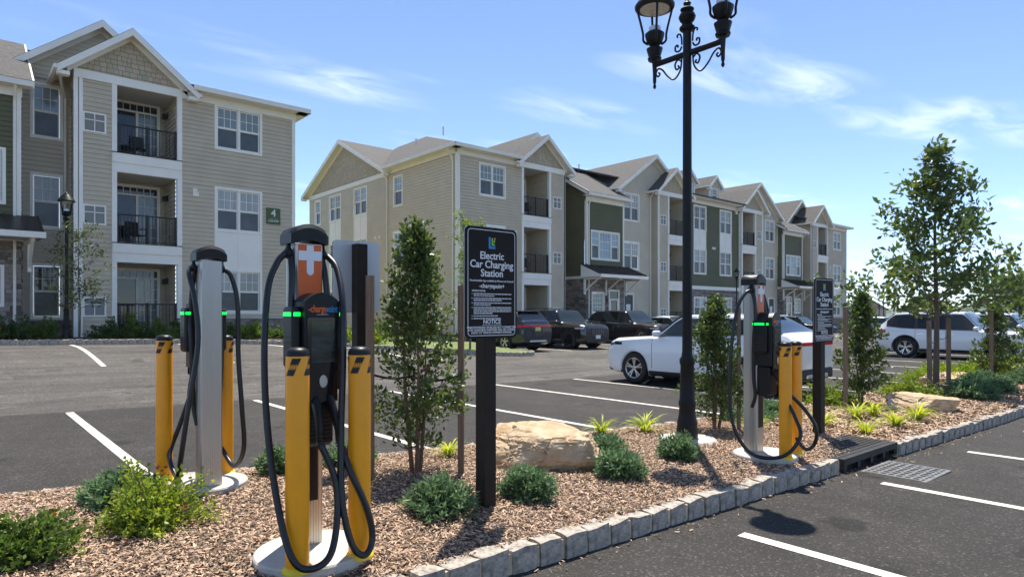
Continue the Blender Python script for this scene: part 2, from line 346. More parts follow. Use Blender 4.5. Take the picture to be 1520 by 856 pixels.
for u in (-3, -.3, 2.4, 5.1, 7.8, 10.5): line(u, 21.3, u+.03, 16.3)
for k in range(18): line(17.2+2.75*k, 24.1, 17.2+2.75*k, 19.0)
# ------------------------------------------------------------ granite kerbs
def block_mesh(L, W, H, seed, amp=.012, n=2):
    rnd = random.Random(seed); mb = MB(); bm = bmesh.new(); bmesh.ops.create_cube(bm, size=1)
    bmesh.ops.subdivide_edges(bm, edges=bm.edges, cuts=n-1, use_grid_fill=True)
    for v in bm.verts:
        c = v.co; k = sum(abs(abs(x)-.5) < 1e-4 for x in c)
        v.co = Vector((c.x*L, c.y*W, (c.z+.5)*H))+Vector((rnd.uniform(-1, 1)*amp, rnd.uniform(-.55, .55)*amp, rnd.uniform(-1, 1)*amp))
        if k >= 2: v.co.x *= .965; v.co.y *= .965
        if k >= 2 and c.z > .4: v.co.z -= .007
    me = bpy.data.meshes.new('block'); bm.to_mesh(me); bm.free(); me.materials.append(MATS['granite']); return me
BLK = [block_mesh(.185+.012*(i % 3), .13, .26, i) for i in range(7)]
for b in BLK: b.polygons.foreach_set('use_smooth', [True]*len(b.polygons)); b.set_sharp_from_angle(angle=R(50))
def kerb(name, pts, top, parts=True, step=.21, wd=.13, gaps=()):
    """mortar bed (structure) with one child per granite block, along a polyline"""
    P = [Vector((p[0], p[1], 0)) for p in pts]; path = []; carry = 0.
    for a, b in zip(P, P[1:]):
        L = (b-a).length; d = (b-a)/L; x = carry
        while x < L: path.append((a+d*x, math.atan2(d.y, d.x))); x += step
        carry = x-L
    path = [q for q in path if not any(g0 < q[0].x < g1 for g0, g1 in gaps)]
    mb = MB()
    for p, a in path:      # mortar core, one short run per block
        c, s = math.cos(a), math.sin(a); h = top(p.x, p.y)-.018; hl = step/2+.001
        q = [(p.x+c*x-s*y, p.y+s*x+c*y) for x, y in ((-hl, -wd*.385), (hl, -wd*.385), (hl, wd*.385), (-hl, wd*.385))]
        mb.add([(x, y, h-.25) for x, y in q]+[(x, y, h) for x, y in q], [(4,5,6,7),(0,1,5,4),(1,2,6,5),(2,3,7,6),(3,0,4,7)])
    k = mb.build(name, 'kerb_mortar'); k['kind'] = 'structure'
    if parts:
        for i, (p, a) in enumerate(path):
            o = bpy.data.objects.new('granite_block', random.choice(BLK)); COL.objects.link(o); o.parent = k
            o.location = (p.x, p.y, top(p.x, p.y)-.26+random.uniform(-.006, .008)); o.rotation_euler = (random.uniform(-.03, .03), random.uniform(-.02, .02), a+random.choice((0, math.pi))+random.uniform(-.02, .02)); o.scale = (random.uniform(.89, .985), 1, 1)
    else:
        mb = MB()
        for p, a in path:
            c, s = math.cos(a), math.sin(a); h = top(p.x, p.y)+random.uniform(-.005, .008); hl = step*.45
            q = [(p.x+c*x-s*y, p.y+s*x+c*y) for x, y in ((-hl, -wd/2), (hl, -wd/2), (hl, wd/2), (-hl, wd/2))]
            mb.add([(x, y, h-.25) for x, y in q]+[(x, y, h) for x, y in q], [(4,5,6,7),(0,1,5,4),(1,2,6,5),(2,3,7,6),(3,0,4,7)])
        b = mb.build('granite_blocks', 'granite', k); b['kind'] = 'stuff'
    return k
kt = lambda u, v: G(u, v)+.135
kerb('island_kerb', [(u, kv(u)+.065) for u in fr(-1.5, 25, 20)], kt, gaps=((6.60, 8.02),))
kerb('island_far_kerb', [(u, bv(u)-.065) for u in fr(-1.5, 25, 20)], lambda u, v: G(u, v)+.12)
BED = [(-6, 21.5), (11.3, 21.5), (12.6, 20.6), (13.6, 19.0), (14.9, 17.75), (15.6, 17.5), (16.3, 17.6), (16.9, 18.2), (17.1, 19.2), (17.1, 24.4)]
kerb('building_bed_kerb', BED, lambda u, v: G(u, v)+.14)
kerb('parking_row_kerb', [(17.3, 24.45), (67, 24.45)], lambda u, v: G(u, v)+.14, parts=False)
# island mulch sheet and loose chips
mu_ = fr(-1.6, 25, 90); V = []; F = []; nv = 16
for u in mu_:
    for j in range(nv+1):
        t = j/nv; v = kv(u)+.115+(bv(u)-kv(u)-.23)*t; V.append((u, v, Mz(u, v)+.012*mnoise.noise((u*2.3, v*2.3, 0))-.004))
for i in range(len(mu_)-1):
    for j in range(nv): a = i*(nv+1)+j; F.append((a, a+nv+1, a+nv+2, a+1))
pyd('island_mulch_bed', V, F, 'mulch', kind='structure', smooth=True)
def chips(name, N, smp, smin, smax, mat_='mulch_chip'):
    u, v = smp(N); z = np.array([Mz(a, b) for a, b in zip(u, v)])
    L = RNG.uniform(smin, smax, N); W = L*RNG.uniform(.14, .34, N); a = RNG.uniform(0, 6.283, N); tl = RNG.normal(0, .28, N); rl = RNG.normal(0, .5, N)
    dx = np.stack([np.cos(a)*np.cos(tl), np.sin(a)*np.cos(tl), np.sin(tl)], 1); sx = np.stack([-np.sin(a)*np.cos(rl), np.cos(a)*np.cos(rl), np.sin(rl)], 1)
    c = np.stack([u, v, z+RNG.uniform(.003, .018, N)], 1); up = np.cross(dx, sx); bend = (L*RNG.uniform(-.12, .16, N))[:, None]*up
    d2 = dx*(L/2)[:, None]; s2 = sx*(W/2)[:, None]; j = RNG.uniform(.5, 1, (N, 1))
    P = np.stack([c-d2-s2*j, c-d2*.9+s2*j, c+bend+s2, c+bend-s2, c+d2+s2*.6, c+d2*.85-s2*.7], 1)
    k = np.arange(N)[:, None]*6; F = np.concatenate([k+np.array([[0, 3, 2, 1]]), k+np.array([[3, 5, 4, 2]])], 0)
    o = pyd(name, P.reshape(-1, 3), F, mat_); o['kind'] = 'stuff'; o['label'] = 'loose brown bark mulch chips covering the planted island'; o['category'] = 'mulch'; return o
def smp_isl(u0, u1, p):
    def f(N):
        u = u0+(u1-u0)*RNG.random(N)**p; k = np.array([kv(x) for x in u])+.10; b = np.array([bv(x) for x in u])-.10; return u, k+(b-k)*RNG.random(N)
    return f
chips('bark_mulch', 125000, smp_isl(-.4, 8.5, 1.3), .014, .042)
def spill(N):
    u = RNG.uniform(1.2, 11, N); return u, np.array([kv(x) for x in u])-np.abs(RNG.normal(0, .10, N))-.01
_M = Mz; Mz = lambda u, v: G(u, v)-.002
o3 = chips('bark_mulch', 260, spill, .015, .045); o3['label'] = 'stray bark chips spilled on the asphalt along the kerb'; Mz = _M
o2 = chips('bark_mulch', 30000, smp_isl(8, 22, 1.6), .05, .10); o2['label'] = 'loose brown bark mulch round the far planting of the island'
# beds in front of the buildings: soil and turf rising to the walls
def bed_front(u):
    for a, b in zip(BED, BED[1:]):
        if a[0] <= u <= b[0] and b[0] > a[0]: return a[1]+(b[1]-a[1])*(u-a[0])/(b[0]-a[0])
    return 24.45
def bed_z(u, v):
    f = bed_front(u); z0 = .72 if u < 12 else .45; s = sm(v, f+.3, 25.0); return (G(u, f)+.13)*(1-s)+max(z0-.018*max(0, u-20)*.4, .1)*s
us = fr(-6, 11, 40)+fr(11.2, 17.05, 26)+fr(17.4, 68, 60); V = []; F = []; nr = 10
for u in us:
    f = bed_front(u)+.07
    for j in range(nr+1):
        t = j/nr; v = f+(26.6-f)*t; V.append((u, v, bed_z(u, v)+.02*mnoise.noise((u*1.7, v*1.7, 3))))
soil = [q for q in range(len(us)-1) if not (11.3 < us[q] < 17.1)]; turf = [q for q in range(len(us)-1) if 11.3 <= us[q] < 17.1]
for nm, idx, m_ in (('building_bed', soil, 'bed_soil'), ('lawn', turf, 'grass')):
    F = [(i*(nr+1)+j, (i+1)*(nr+1)+j, (i+1)*(nr+1)+j+1, i*(nr+1)+j+1) for i in idx for j in range(nr)]
    pyd(nm, V, F, m_, kind='structure', smooth=True)
sheet('lawn', fr(10.2, 18.6, 10), fr(26.5, 90, 20), lambda u, v: .62-.004*(v-26.5), 'grass')
# ------------------------------------------------------------ storm drain in the near kerb
def storm_drain():
    r = empty('storm_drain', (7.31, kv(7.31), G(7.31, 2.5)), math.atan(-.027), 'cast iron kerb inlet hood with a square steel grate in the asphalt', 'drain')
    mb = MB()   # hood: sloping throat beam with slots, top plate
    hw = .68
    mb.box((-hw, -.01, .085), (hw, .05, .15)); mb.box((-hw, -.01, .02), (-hw+.05, .05, .085)); mb.box((hw-.05, -.01, .02), (hw, .05, .085))
    for i in range(5):
        x = -hw+.05+(2*hw-.1)*i/4; mb.box((x-.03, -.006, .02), (x+.03, .046, .086))
    mb.build('throat', 'cast_iron', r)
    mb = MB(); mb.bbox((-hw, .052, .105), (hw, .58, .152), .012)
    t = mb.build('hood_plate', 'cast_iron', r)
    mb = MB()
    for i in range(26):
        for j in range(8):
            x = -hw+.07+i*.048; y = .11+j*.055; mb.box((x, y, .1525), (x+.026, y+.026, .157))
    mb.build('anti_slip_studs', 'cast_iron', t, kind='stuff')
    mb = MB(); mb.box((-hw, .046, -.1), (hw, .06, .10)); mb.build('throat_shade_panel', 'pit_dark', r)  # solid near-black panel, painted shade in place of an open throat
    mb = MB(); x0, x1, y0, y1 = -.72, .30, -.64, -.06
    mb.box((x0, y0, -.02), (x1, y0+.035, .009)); mb.box((x0, y1-.035, -.02), (x1, y1, .009)); mb.box((x0, y0+.035, -.02), (x0+.035, y1-.035, .009)); mb.box((x1-.035, y0+.035, -.02), (x1, y1-.035, .009))
    for i in range(1, 12):
        x = x0+(x1-x0)*i/12; mb.box((x-.014, y0+.035, -.015), (x+.014, y1-.035, .0085))
    for j in range(1, 8):
        y = y0+(y1-y0)*j/8; mb.box((x0+.035, y-.012, -.014), (x1-.035, y+.012, .008))
    mb.build('grate', 'grate_steel', r)
    mb = MB(); mb.add([(x0, y0, .0045), (x1, y0, .0045), (x1, y1, .0045), (x0, y1, .0045)], [(0, 1, 2, 3)]); mb.build('pit_shade_sheet', 'pit_dark', r)  # flat dark sheet over the asphalt, its colour standing in for the pit's shade
storm_drain()
# ============================================================ BUILDINGS
class Fr:
    """facade frame: a along the wall, n outward, z up"""
    def __init__(s, o, a, n): s.o = o; s.a = a; s.n = n
    def p(s, a, n, z): return (s.o[0]+s.a[0]*a+s.n[0]*n, s.o[1]+s.a[1]*a+s.n[1]*n, z)
    def box(s, mb, a0, a1, n0, n1, z0, z1): return mb.box(s.p(a0, n0, z0), s.p(a1, n1, z1))
def subtract(iv, cuts):
    out = [iv]
    for c0, c1 in cuts:
        nx = []
        for a, b in out:
            if c1 <= a or c0 >= b: nx.append((a, b)); continue
            if c0 > a: nx.append((a, c0))
            if c1 < b: nx.append((c1, b))
        out = nx
    return [(a, b) for a, b in out if b-a > 1e-3]
def siding(b, fr, a0, a1, z0, z1, m, holes=(), n=0., e=.155, lim=None, name='siding', shake=False):
    """lap boards (each course tilts out to its lower edge) or split shakes, cut round the openings"""
    mb = MB(); zs = [z0]; k = math.floor(z0/e)+1
    courses = sorted(set([z0, z1]+[q*e for q in range(k, int(z1/e)+1) if z0 < q*e < z1]))
    for c0, c1 in zip(courses, courses[1:]):
        base = math.floor((c0+1e-6)/e)*e
        cut = sorted(set([c0, c1]+[z for h in holes for z in (h[2], h[3]) if c0 < z < c1]))
        for q0, q1 in zip(cut, cut[1:]):
            zm = (q0+q1)/2; off = lambda z: n+.003+.030*(1-(z-base)/e)
            L0 = lim(q0) if lim else (a0, a1); L1 = lim(q1) if lim else (a0, a1)
            if L1[1]-L1[0] < .01 and L0[1]-L0[0] < .01: continue
            for s0, s1 in subtract((L0[0], L0[1]), [(h[0], h[1]) for h in holes if h[2] < zm < h[3]]):
                segs = [(s0, s1)]
                if shake:
                    segs = []; x = s0
                    while x < s1-.01: w_ = random.uniform(.11, .26); segs.append((x, min(s1, x+w_)-.012)); x += w_
                for x0, x1 in segs:
                    t0 = max(x0, L1[0]); t1 = min(x1, L1[1])
                    if t1 < t0: t0 = t1 = (x0+x1)/2 if L1[1]-L1[0] < .01 else (t0 if x0 >= L1[1] else t1); t0 = t1 = min(max(t0, L1[0]), L1[1])
                    o0, o1 = off(q0), off(q1)
                    if shake: j = random.uniform(0, .012); o0 += j; o1 += j
                    mb.add([fr.p(x0, o0, q0), fr.p(x1, o0, q0), fr.p(t1, o1, q1), fr.p(t0, o1, q1), fr.p(x0, n-.01, q0), fr.p(x1, n-.01, q0), fr.p(t1, n-.01, q1), fr.p(t0, n-.01, q1)], [(0, 1, 2, 3), (0, 4, 5, 1)]+([(0, 3, 7, 4), (1, 5, 6, 2)] if shake else []))
    o = mb.build(name, m, b, kind='stuff', fix=False)
    if shake:
        mb = MB(); L0 = lim(z0) if lim else (a0, a1); L1 = lim(z1) if lim else (a0, a1)
        mb.add([fr.p(L0[0], n-.004, z0), fr.p(L0[1], n-.004, z0), fr.p(L1[1], n-.004, z1), fr.p(L1[0], n-.004, z1)], [(0, 1, 2, 3)]); mb.build('sheathing', 'mortar', b)
    return o
def stone(b, fr, a0, a1, z0, z1, holes=(), n=0., cap=True):
    mb = MB(); z = z0
    while z < z1-.02:
        h = min(random.uniform(.07, .17), z1-z); cuts = [(h_[0], h_[1]) for h_ in holes if h_[2] < z+h/2 < h_[3]]
        for s0, s1 in subtract((a0, a1), cuts):
            x = s0-random.uniform(0, .2)
            while x < s1-.01:
                w_ = random.uniform(.16, .52); x0, x1 = max(x, s0), min(x+w_, s1); x += w_
                if x1-x0 < .03: continue
                fr.box(mb, x0+.006, x1-.006, n-.02, n+random.uniform(.025, .06), z+.006, z+h-.006)
        z += h
    o = mb.build('stone_veneer', 'stone', b, kind='stuff', fix=False)
    mb = MB()
    for s0, s1 in [(a0, a1)]:
        hs = [h for h in holes]
        zs = sorted(set([z0, z1]+[q for h in hs for q in h[2:4] if z0 < q < z1]))
        for q0, q1 in zip(zs, zs[1:]):
            for t0, t1 in subtract((s0, s1), [(h[0], h[1]) for h in hs if h[2] < (q0+q1)/2 < h[3]]):
                mb.add([fr.p(t0, n+.012, q0), fr.p(t1, n+.012, q0), fr.p(t1, n+.012, q1), fr.p(t0, n+.012, q1)], [(0, 1, 2, 3)])
    mb.build('mortar', 'mortar', b)
def board(b, fr, a0, a1, n0, n1, z0, z1, m='white_trim', name='trim_board'):
    mb = MB(); fr.box(mb, a0, a1, n0, n1, z0, z1); return mb.build(name, m, b)
def window(b, fr, a0, a1, z0, z1, units=2, n=0., grid=(3, 2), case=.09, fixed=False, m='white_trim', weights=None):
    """white casing, sashes and muntins (window) with one child per pane"""
    mb = MB(); c = case; ub = random.choice(('pane_blind', 'pane_blind', 'pane_curtain', 'pane_sky_tint', 'pane_sky_tint', 'pane_dark'))
    for q in ((a0, a1, z1-c, z1), (a0, a1, z0, z0+c), (a0, a0+c, z0+c, z1-c), (a1-c, a1, z0+c, z1-c)): fr.box(mb, q[0], q[1], n-.03, n+.034, q[2], q[3])
    wt = weights or [1]*units; tot = sum(wt); x = a0+c; W = a1-a0-2*c; panes = []
    for ui, w_ in enumerate(wt):
        x1 = x+W*w_/tot
        if ui: fr.box(mb, x-.03, x+.03, n-.05, n+.02, z0+c, z1-c)
        s0, s1 = x+(.035 if ui else .012), x1-(.035 if ui < len(wt)-1 else .012); s = .035
        zm = (z0+z1)/2
        halves = [(z0+c+.01, z1-c-.01, 1)] if (fixed or (weights and w_ > 1)) else [(z0+c+.01, zm, 0), (zm, z1-c-.01, 1)]
        for h0, h1, up in halves:
            d = n-.022-(0 if up else .014)
            for q in ((s0, s1, h0, h0+s), (s0, s1, h1-s, h1), (s0, s0+s, h0+s, h1-s), (s1-s, s1, h0+s, h1-s)): fr.box(mb, q[0], q[1], d-.03, d, q[2], q[3])
            if up or fixed:
                g, k = grid if not (weights and w_ > 1) else (4, 3)
                for i in range(1, g): xx = s0+s+(s1-s0-2*s)*i/g; fr.box(mb, xx-.009, xx+.009, d-.022, d-.006, h0+s, h1-s)
                for i in range(1, k): zz = h0+s+(h1-h0-2*s)*i/k; fr.box(mb, s0+s, s1-s, d-.021, d-.007, zz-.009, zz+.009)
            panes.append((s0+s, s1-s, d-.018, h0+s, h1-s, ub if up else 'pane_screen'))
        x = x1
    o = mb.build('window', m, b)
    for a, bb, d, h0, h1, pm in panes:
        tl = random.uniform(-.004, .004); mb = MB(); mb.add([fr.p(a, d-.004, h0), fr.p(bb, d-.004+tl*.5, h0), fr.p(bb, d-.004+tl*.5-tl, h1), fr.p(a, d-.004-tl, h1)], [(0, 1, 2, 3)]); mb.build('pane', pm, o)
    return o
def facade(b, fr, a0, a1, z0, z1, m, wins=(), n=0., holes=(), lim=None):
    hs = [(q[0]+.02, q[1]-.02, q[2]+.02, q[3]-.02) for q in wins]+list(holes)
    siding(b, fr, a0, a1, z0, z1, m, hs, n, lim=lim)
    for q in wins: window(b, fr, *q[:4], n=n+.012, **(q[4] if len(q) > 4 else {}))
def railing(b, fr, a0, a1, n, z):
    mb = MB(); fr.box(mb, a0, a1, n-.025, n+.025, z+1.0, z+1.045); fr.box(mb, a0, a1, n-.015, n+.015, z+.10, z+.13)
    for x in (a0+.03, a1-.03, (a0+a1)/2): fr.box(mb, x-.03, x+.03, n-.03, n+.03, z+.04, z+1.07)
    k = int((a1-a0)/.105)
    for i in range(1, k): x = a0+(a1-a0)*i/k; fr.box(mb, x-.009, x+.009, n-.009, n+.009, z+.13, z+1.0)
    return mb.build('railing', 'black_metal', b)
def wall_light(b, fr, a, n, z, da):
    mb = MB(); fr.box(mb, a, a+.04*da, n-.05, n+.05, z-.1, z+.12); fr.box(mb, a+.06*da, a+.2*da, n-.06, n+.06, z-.12, z+.06); fr.box(mb, a+.03*da, a+.16*da, n-.02, n+.02, z+.06, z+.09)
    mb.build('wall_lantern', 'black_metal', b)
def patio_chair(b, fr, a, n, z, lab):
    x, y, _ = fr.p(a, n, 0); r = empty('patio_chair', (x, y, z), random.uniform(-.6, .6), lab, 'chair', 'chairs on the balconies')
    for nm, bx in (('seat', ((-.24, -.22, .40), (.24, .24, .44))), ('backrest', ((-.24, .22, .46), (.24, .26, .92)))): mb = MB(); mb.bbox(*bx, .02); mb.build(nm, 'black_metal', r)
    for sx in (-1, 1):
        for sy in (-1, 1): mb = MB(); mb.tube([(sx*.22, sy*.2, .41), (sx*.25, sy*.24, 0)], .014, 6); mb.build('leg', 'black_metal', r)
        mb = MB(); mb.tube(spline([(sx*.26, .22, .66), (sx*.27, 0, .66), (sx*.26, -.2, .62), (sx*.24, -.2, .42)], 4), .016, 6); mb.build('arm', 'black_metal', r)
def gable(b, fr, ac, half, zf, zp, nf, nb, wall=None, wn=0., ov=.30, fill='shake', rake_m='white_trim'):
    """gabled roof whose ridge runs back from the facade: two slabs, rake boards, gable infill, eave returns"""
    sl = (zp-zf)/half; h2 = half+ov; zl = zf-sl*ov
    for s in (-1, 1):
        mb = MB(); mb.slab([fr.p(ac, nf, zp+.16), fr.p(ac+s*h2, nf, zl+.16), fr.p(ac+s*h2, nb, zl+.16), fr.p(ac, nb, zp+.16)], .05); mb.build('roof_slope', 'roofing', b)
        mb = MB(); mb.slab([fr.p(ac, nf-.04, zp+.106), fr.p(ac+s*(h2-.03), nf-.04, zl+.11+.03*sl), fr.p(ac+s*(h2-.03), nb, zl+.11+.03*sl), fr.p(ac, nb, zp+.106)], .03); mb.build('soffit', 'cream_trim', b)
        mb = MB()   # two-step rake board
        A = [fr.p(ac, nf+.02, zp+.14), fr.p(ac+s*h2, nf+.02, zl+.14), fr.p(ac+s*h2, nf+.02, zl-.10), fr.p(ac, nf+.02, zp-.10)]; B = [fr.p(ac, nf-.03, zp+.14), fr.p(ac+s*h2, nf-.03, zl+.14), fr.p(ac+s*h2, nf-.03, zl-.10), fr.p(ac, nf-.03, zp-.10)]
        mb.loft([A, B]); mb.build('rake_board', rake_m, b)
        mb = MB()
        A = [fr.p(ac, wn+.06, zp+.06), fr.p(ac+s*half, wn+.06, zf+.06), fr.p(ac+s*half, wn+.06, zf-.02-.16), fr.p(ac, wn+.06, zp-.18)]; B = [fr.p(ac, wn, zp+.06), fr.p(ac+s*half, wn, zf+.06), fr.p(ac+s*half, wn, zf-.18), fr.p(ac, wn, zp-.18)]
        mb.loft([A, B]); mb.build('frieze_board', rake_m, b)
        mb = MB(); e = ac+s*h2   # gutter and eave return
        fr.box(mb, e-.01*s, e+.09*s, nf-.02, nb, zl+.03, zl+.15); fr.box(mb, e-.002*s, e-.34*s, nf-.035, nf-.30, zl-.13, zl-.01); mb.build('gutter', rake_m, b)
    if fill == 'shake': siding(b, fr, ac-half, ac+half, zf, zp-.05, 'shake', n=wn, e=.16, lim=lambda z: (ac-(zp-z)/sl, ac+(zp-z)/sl), name='shake_shingles', shake=True)
    elif fill: siding(b, fr, ac-half, ac+half, zf, zp-.05, fill, n=wn, lim=lambda z: (ac-(zp-z)/sl, ac+(zp-z)/sl))
ST = 3.06; EV = 9.5
def bay(b, fr, z0, chairs=(1, 2), where='number 4 building'):
    """balcony bay: 0 post .15 | opening .15-2.0 | post | siding strip 2.15-3.1 | corner 3.2"""
    o0, o1, dp = .16, 2.02, -1.75
    f = [z0+ST*k for k in range(3)]
    for a0, a1 in ((0, o0), (o1, o1+.15), (3.1, 3.24)): board(b, fr, a0, a1, -.12, .05, z0-.35, EV, name='corner_board')
    siding(b, fr, o1+.15, 3.1, z0-.2, EV-.25, 'siding_taupe', [(2.36, 2.96, z+.62, z+1.22) for z in f])
    board(b, fr, 0, 3.24, .0, .07, EV-.26, EV+.02, name='frieze_board')
    side = Fr(fr.p(o0, 0, 0), (-fr.n[0], -fr.n[1]), fr.a); sid2 = Fr(fr.p(o1, 0, 0), (-fr.n[0], -fr.n[1]), (-fr.a[0], -fr.a[1]))
    for k, z in enumerate(f):
        top = f[k+1]-.62 if k < 2 else EV-.26
        siding(b, fr, o0, o1, z, top+.02, 'siding_taupe', [(.34, 1.86, z+.02, z+2.36)], n=dp)
        siding(b, side, .12, -dp, z, top+.02, 'siding_taupe'); siding(b, sid2, .12, -dp, z, top+.02, 'siding_taupe')
        board(b, fr, o0, o1, dp, -.12, top+.02, top+.06, 'porch_ceiling', 'porch_ceiling')
        mb = MB(); fr.box(mb, o0, o1, dp, .02, z-.08, z-.01); mb.build('balcony_floor', 'concrete', b)
        if k:
            board(b, fr, .02, o1+.13, -.10, .10, z-.30, z+.02, name='rim_board'); board(b, fr, .05, o1+.10, -.10, .068, z-.62, z-.302, name='rim_board')
            mb = MB(); fr.box(mb, .0, o1+.15, -.10, .12, z+.022, z+.045); mb.build('deck_edge', 'post_brown', b)
        railing(b, fr, o0+.01, o1-.01, -.05, z)
        # glazed sliding door with a transom
        mb = MB(); d = dp+.03
        for q in ((.34, 1.86, z+2.26, z+2.36), (.34, .44, z, z+2.26), (1.76, 1.86, z, z+2.26), (.44, 1.76, z+1.96, z+2.02)): fr.box(mb, q[0], q[1], d-.05, d+.05, q[2], q[3])
        for i in range(1, 6): x = .44+1.32*i/6; fr.box(mb, x-.01, x+.01, d-.02, d+.02, z+2.02, z+2.26)
        fr.box(mb, 1.06, 1.14, d-.03, d+.04, z+.02, z+1.96); fr.box(mb, .44, 1.76, d-.03, d+.03, z, z+.07)
        for i in range(1, 3): x = .44+.62*i/3; fr.box(mb, x-.008, x+.008, d-.012, d+.012, z+.07, z+1.96)
        for i in range(1, 5): zz = z+.07+1.89*i/5; fr.box(mb, .44, 1.06, d-.011, d+.011, zz-.008, zz+.008)
        door = mb.build('sliding_door', 'white_trim', b)
        for q, pm in (((.44, 1.76, z+2.02, z+2.26), 'pane_dark'), ((.44, 1.06, z+.07, z+1.96), 'pane_blind'), ((1.14, 1.76, z+.07, z+1.96), 'pane_dark')):
            mb = MB(); mb.add([fr.p(q[0], d-.02, q[2]), fr.p(q[1], d-.02, q[2]), fr.p(q[1], d-.02, q[3]), fr.p(q[0], d-.02, q[3])], [(0, 1, 2, 3)]); mb.build('pane', pm, door)
        wall_light(b, fr, o0+.02, -1.2, z+1.9, 1)
        if k in chairs: patio_chair(b, fr, random.uniform(.7, 1.5), -.75, z-.01, 'dark metal chair on the %s balcony of the %s' % (('ground', 'middle', 'top')[k], where))
        # wall grille in the strip
        mb = MB()
        for q in ((2.33, 2.99, z+1.20, z+1.25), (2.33, 2.99, z+.59, z+.64), (2.33, 2.38, z+.64, z+1.20), (2.94, 2.99, z+.64, z+1.20), (2.645, 2.675, z+.64, z+1.20), (2.38, 2.94, z+.98, z+1.01)): fr.box(mb, q[0], q[1], -.02, .04, q[2], q[3])
        gr = mb.build('wall_grille', 'white_trim', b)
        mb = MB(); fr.box(mb, 2.38, 2.94, -.03, -.005, z+.64, z+1.20)
        for i in range(14): zz = z+.66+.038*i; fr.box(mb, 2.38, 2.94, -.005, .006, zz, zz+.018)
        mb.build('louvre', 'grille_grey', gr)
    gable(b, fr, 1.62, 1.80, EV+.02, EV+1.5, .42, -4.5)
def downspout(b, fr, a, n, z0, z1):
    mb = MB(); pts = [fr.p(a, n+.40, z1+.02), fr.p(a, n+.34, z1-.12), fr.p(a, n+.10, z1-.42), fr.p(a, n+.07, z1-.55), fr.p(a, n+.07, z0)]; mb.tube(pts, .042, 8); mb.build('downspout', 'cream_trim', b)
def end_section(b, fr, z0, W=4.15):
    f = [z0+ST*k for k in range(3)]; wins = [(1.30, 3.05, z+.68, z+2.36, {}) for z in f]
    pan = (1.30, 3.05, f[0]+2.36, f[1]+.68)
    facade(b, fr, .12, W, z0+.55, EV-.26, 'siding_taupe', wins, holes=[(pan[0]+.02, pan[1]-.02, pan[2]-.03, pan[3]+.03)])
    board(b, fr, pan[0], pan[1], -.02, .02, pan[2]+.002, pan[3]-.002, name='white_panel')
    for x in (pan[0], (pan[0]+pan[1])/2-.02, pan[1]-.05): board(b, fr, x, x+.05, .021, .035, pan[2]+.003, pan[3]-.003, name='batten')
    stone(b, fr, .02, W, z0-.5, z0+.50, [(1.32, 3.03, z0+.68, z0+2)]); board(b, fr, -.02, W, -.02, .09, z0+.50, z0+.56, 'concrete', 'water_table')
    board(b, fr, -.012, .12, -.12, .045, z0+.56, EV-.26, name='corner_board')
    board(b, fr, -.03, W, -.02, .06, EV-.262, EV, 'cream_trim', 'frieze_board')
    board(b, fr, -.42, W-.35, .02, .42, EV+.0, EV+.035, 'cream_trim', 'soffit')
    board(b, fr, -.47, W-.30, .42, .52, EV+.0, EV+.17, 'cream_trim', 'gutter')
    mb = MB(); fr.box(mb, W-.55, W-.35, .0, .07, f[1]+1.9, f[1]+2.05); mb.build('vent_cap', 'cream_trim', b)
    mb = MB(); fr.box(mb, W-.50, W-.36, .0, .06, f[2]-1.0, f[2]-.87); mb.build('vent_cap', 'cream_trim', b)
def canopy(b, fr, a0, a1, z, dep=1.5):
    """standing-seam metal porch roof on white brackets"""
    mb = MB(); mb.slab([fr.p(a0, 0, z+.62), fr.p(a1, 0, z+.62), fr.p(a1, dep, z), fr.p(a0, dep, z)], .04); c = mb.build('canopy_roof', 'metal_roof', b)
    k = int((a1-a0)/.4)
    for i in range(k+1):
        x = a0+.02+(a1-a0-.04)*i/k; mb = MB(); mb.loft([[fr.p(x-.015, 0, z+.66), fr.p(x+.015, 0, z+.66), fr.p(x+.015, 0, z+.61), fr.p(x-.015, 0, z+.61)], [fr.p(x-.015, dep, z+.04), fr.p(x+.015, dep, z+.04), fr.p(x+.015, dep, z-.01), fr.p(x-.015, dep, z-.01)]]); mb.build('seam', 'metal_roof', c)
    board(b, fr, a0-.05, a1+.05, dep-.02, dep+.08, z-.20, z-.02, name='canopy_fascia'); board(b, fr, a0+.02, a1-.02, .0, dep-.02, z-.16, z-.10, 'porch_ceiling', 'canopy_soffit')
    for x in (a0, a1-.08):
        mb = MB(); mb.loft([[fr.p(x, 0, z+.57), fr.p(x, dep, z-.05), fr.p(x, dep, z-.16), fr.p(x, 0, z-.16)], [fr.p(x+.06, 0, z+.57), fr.p(x+.06, dep, z-.05), fr.p(x+.06, dep, z-.16), fr.p(x+.06, 0, z-.16)]]); mb.build('canopy_cheek', 'white_trim', b)
    for x in (a0+.25, (a0+a1)/2, a1-.25):
        mb = MB(); fr.box(mb, x-.05, x+.05, .03, .13, z-1.15, z-.17); fr.box(mb, x-.05, x+.05, .13, dep-.25, z-.28, z-.165)
        pts = [fr.p(x, .10, z-1.0), fr.p(x, .35, z-.78), fr.p(x, .75, z-.5), fr.p(x, 1.1, z-.27)]; mb.tube(spline(pts, 3), .045, 6); mb.build('bracket', 'white_trim', b)
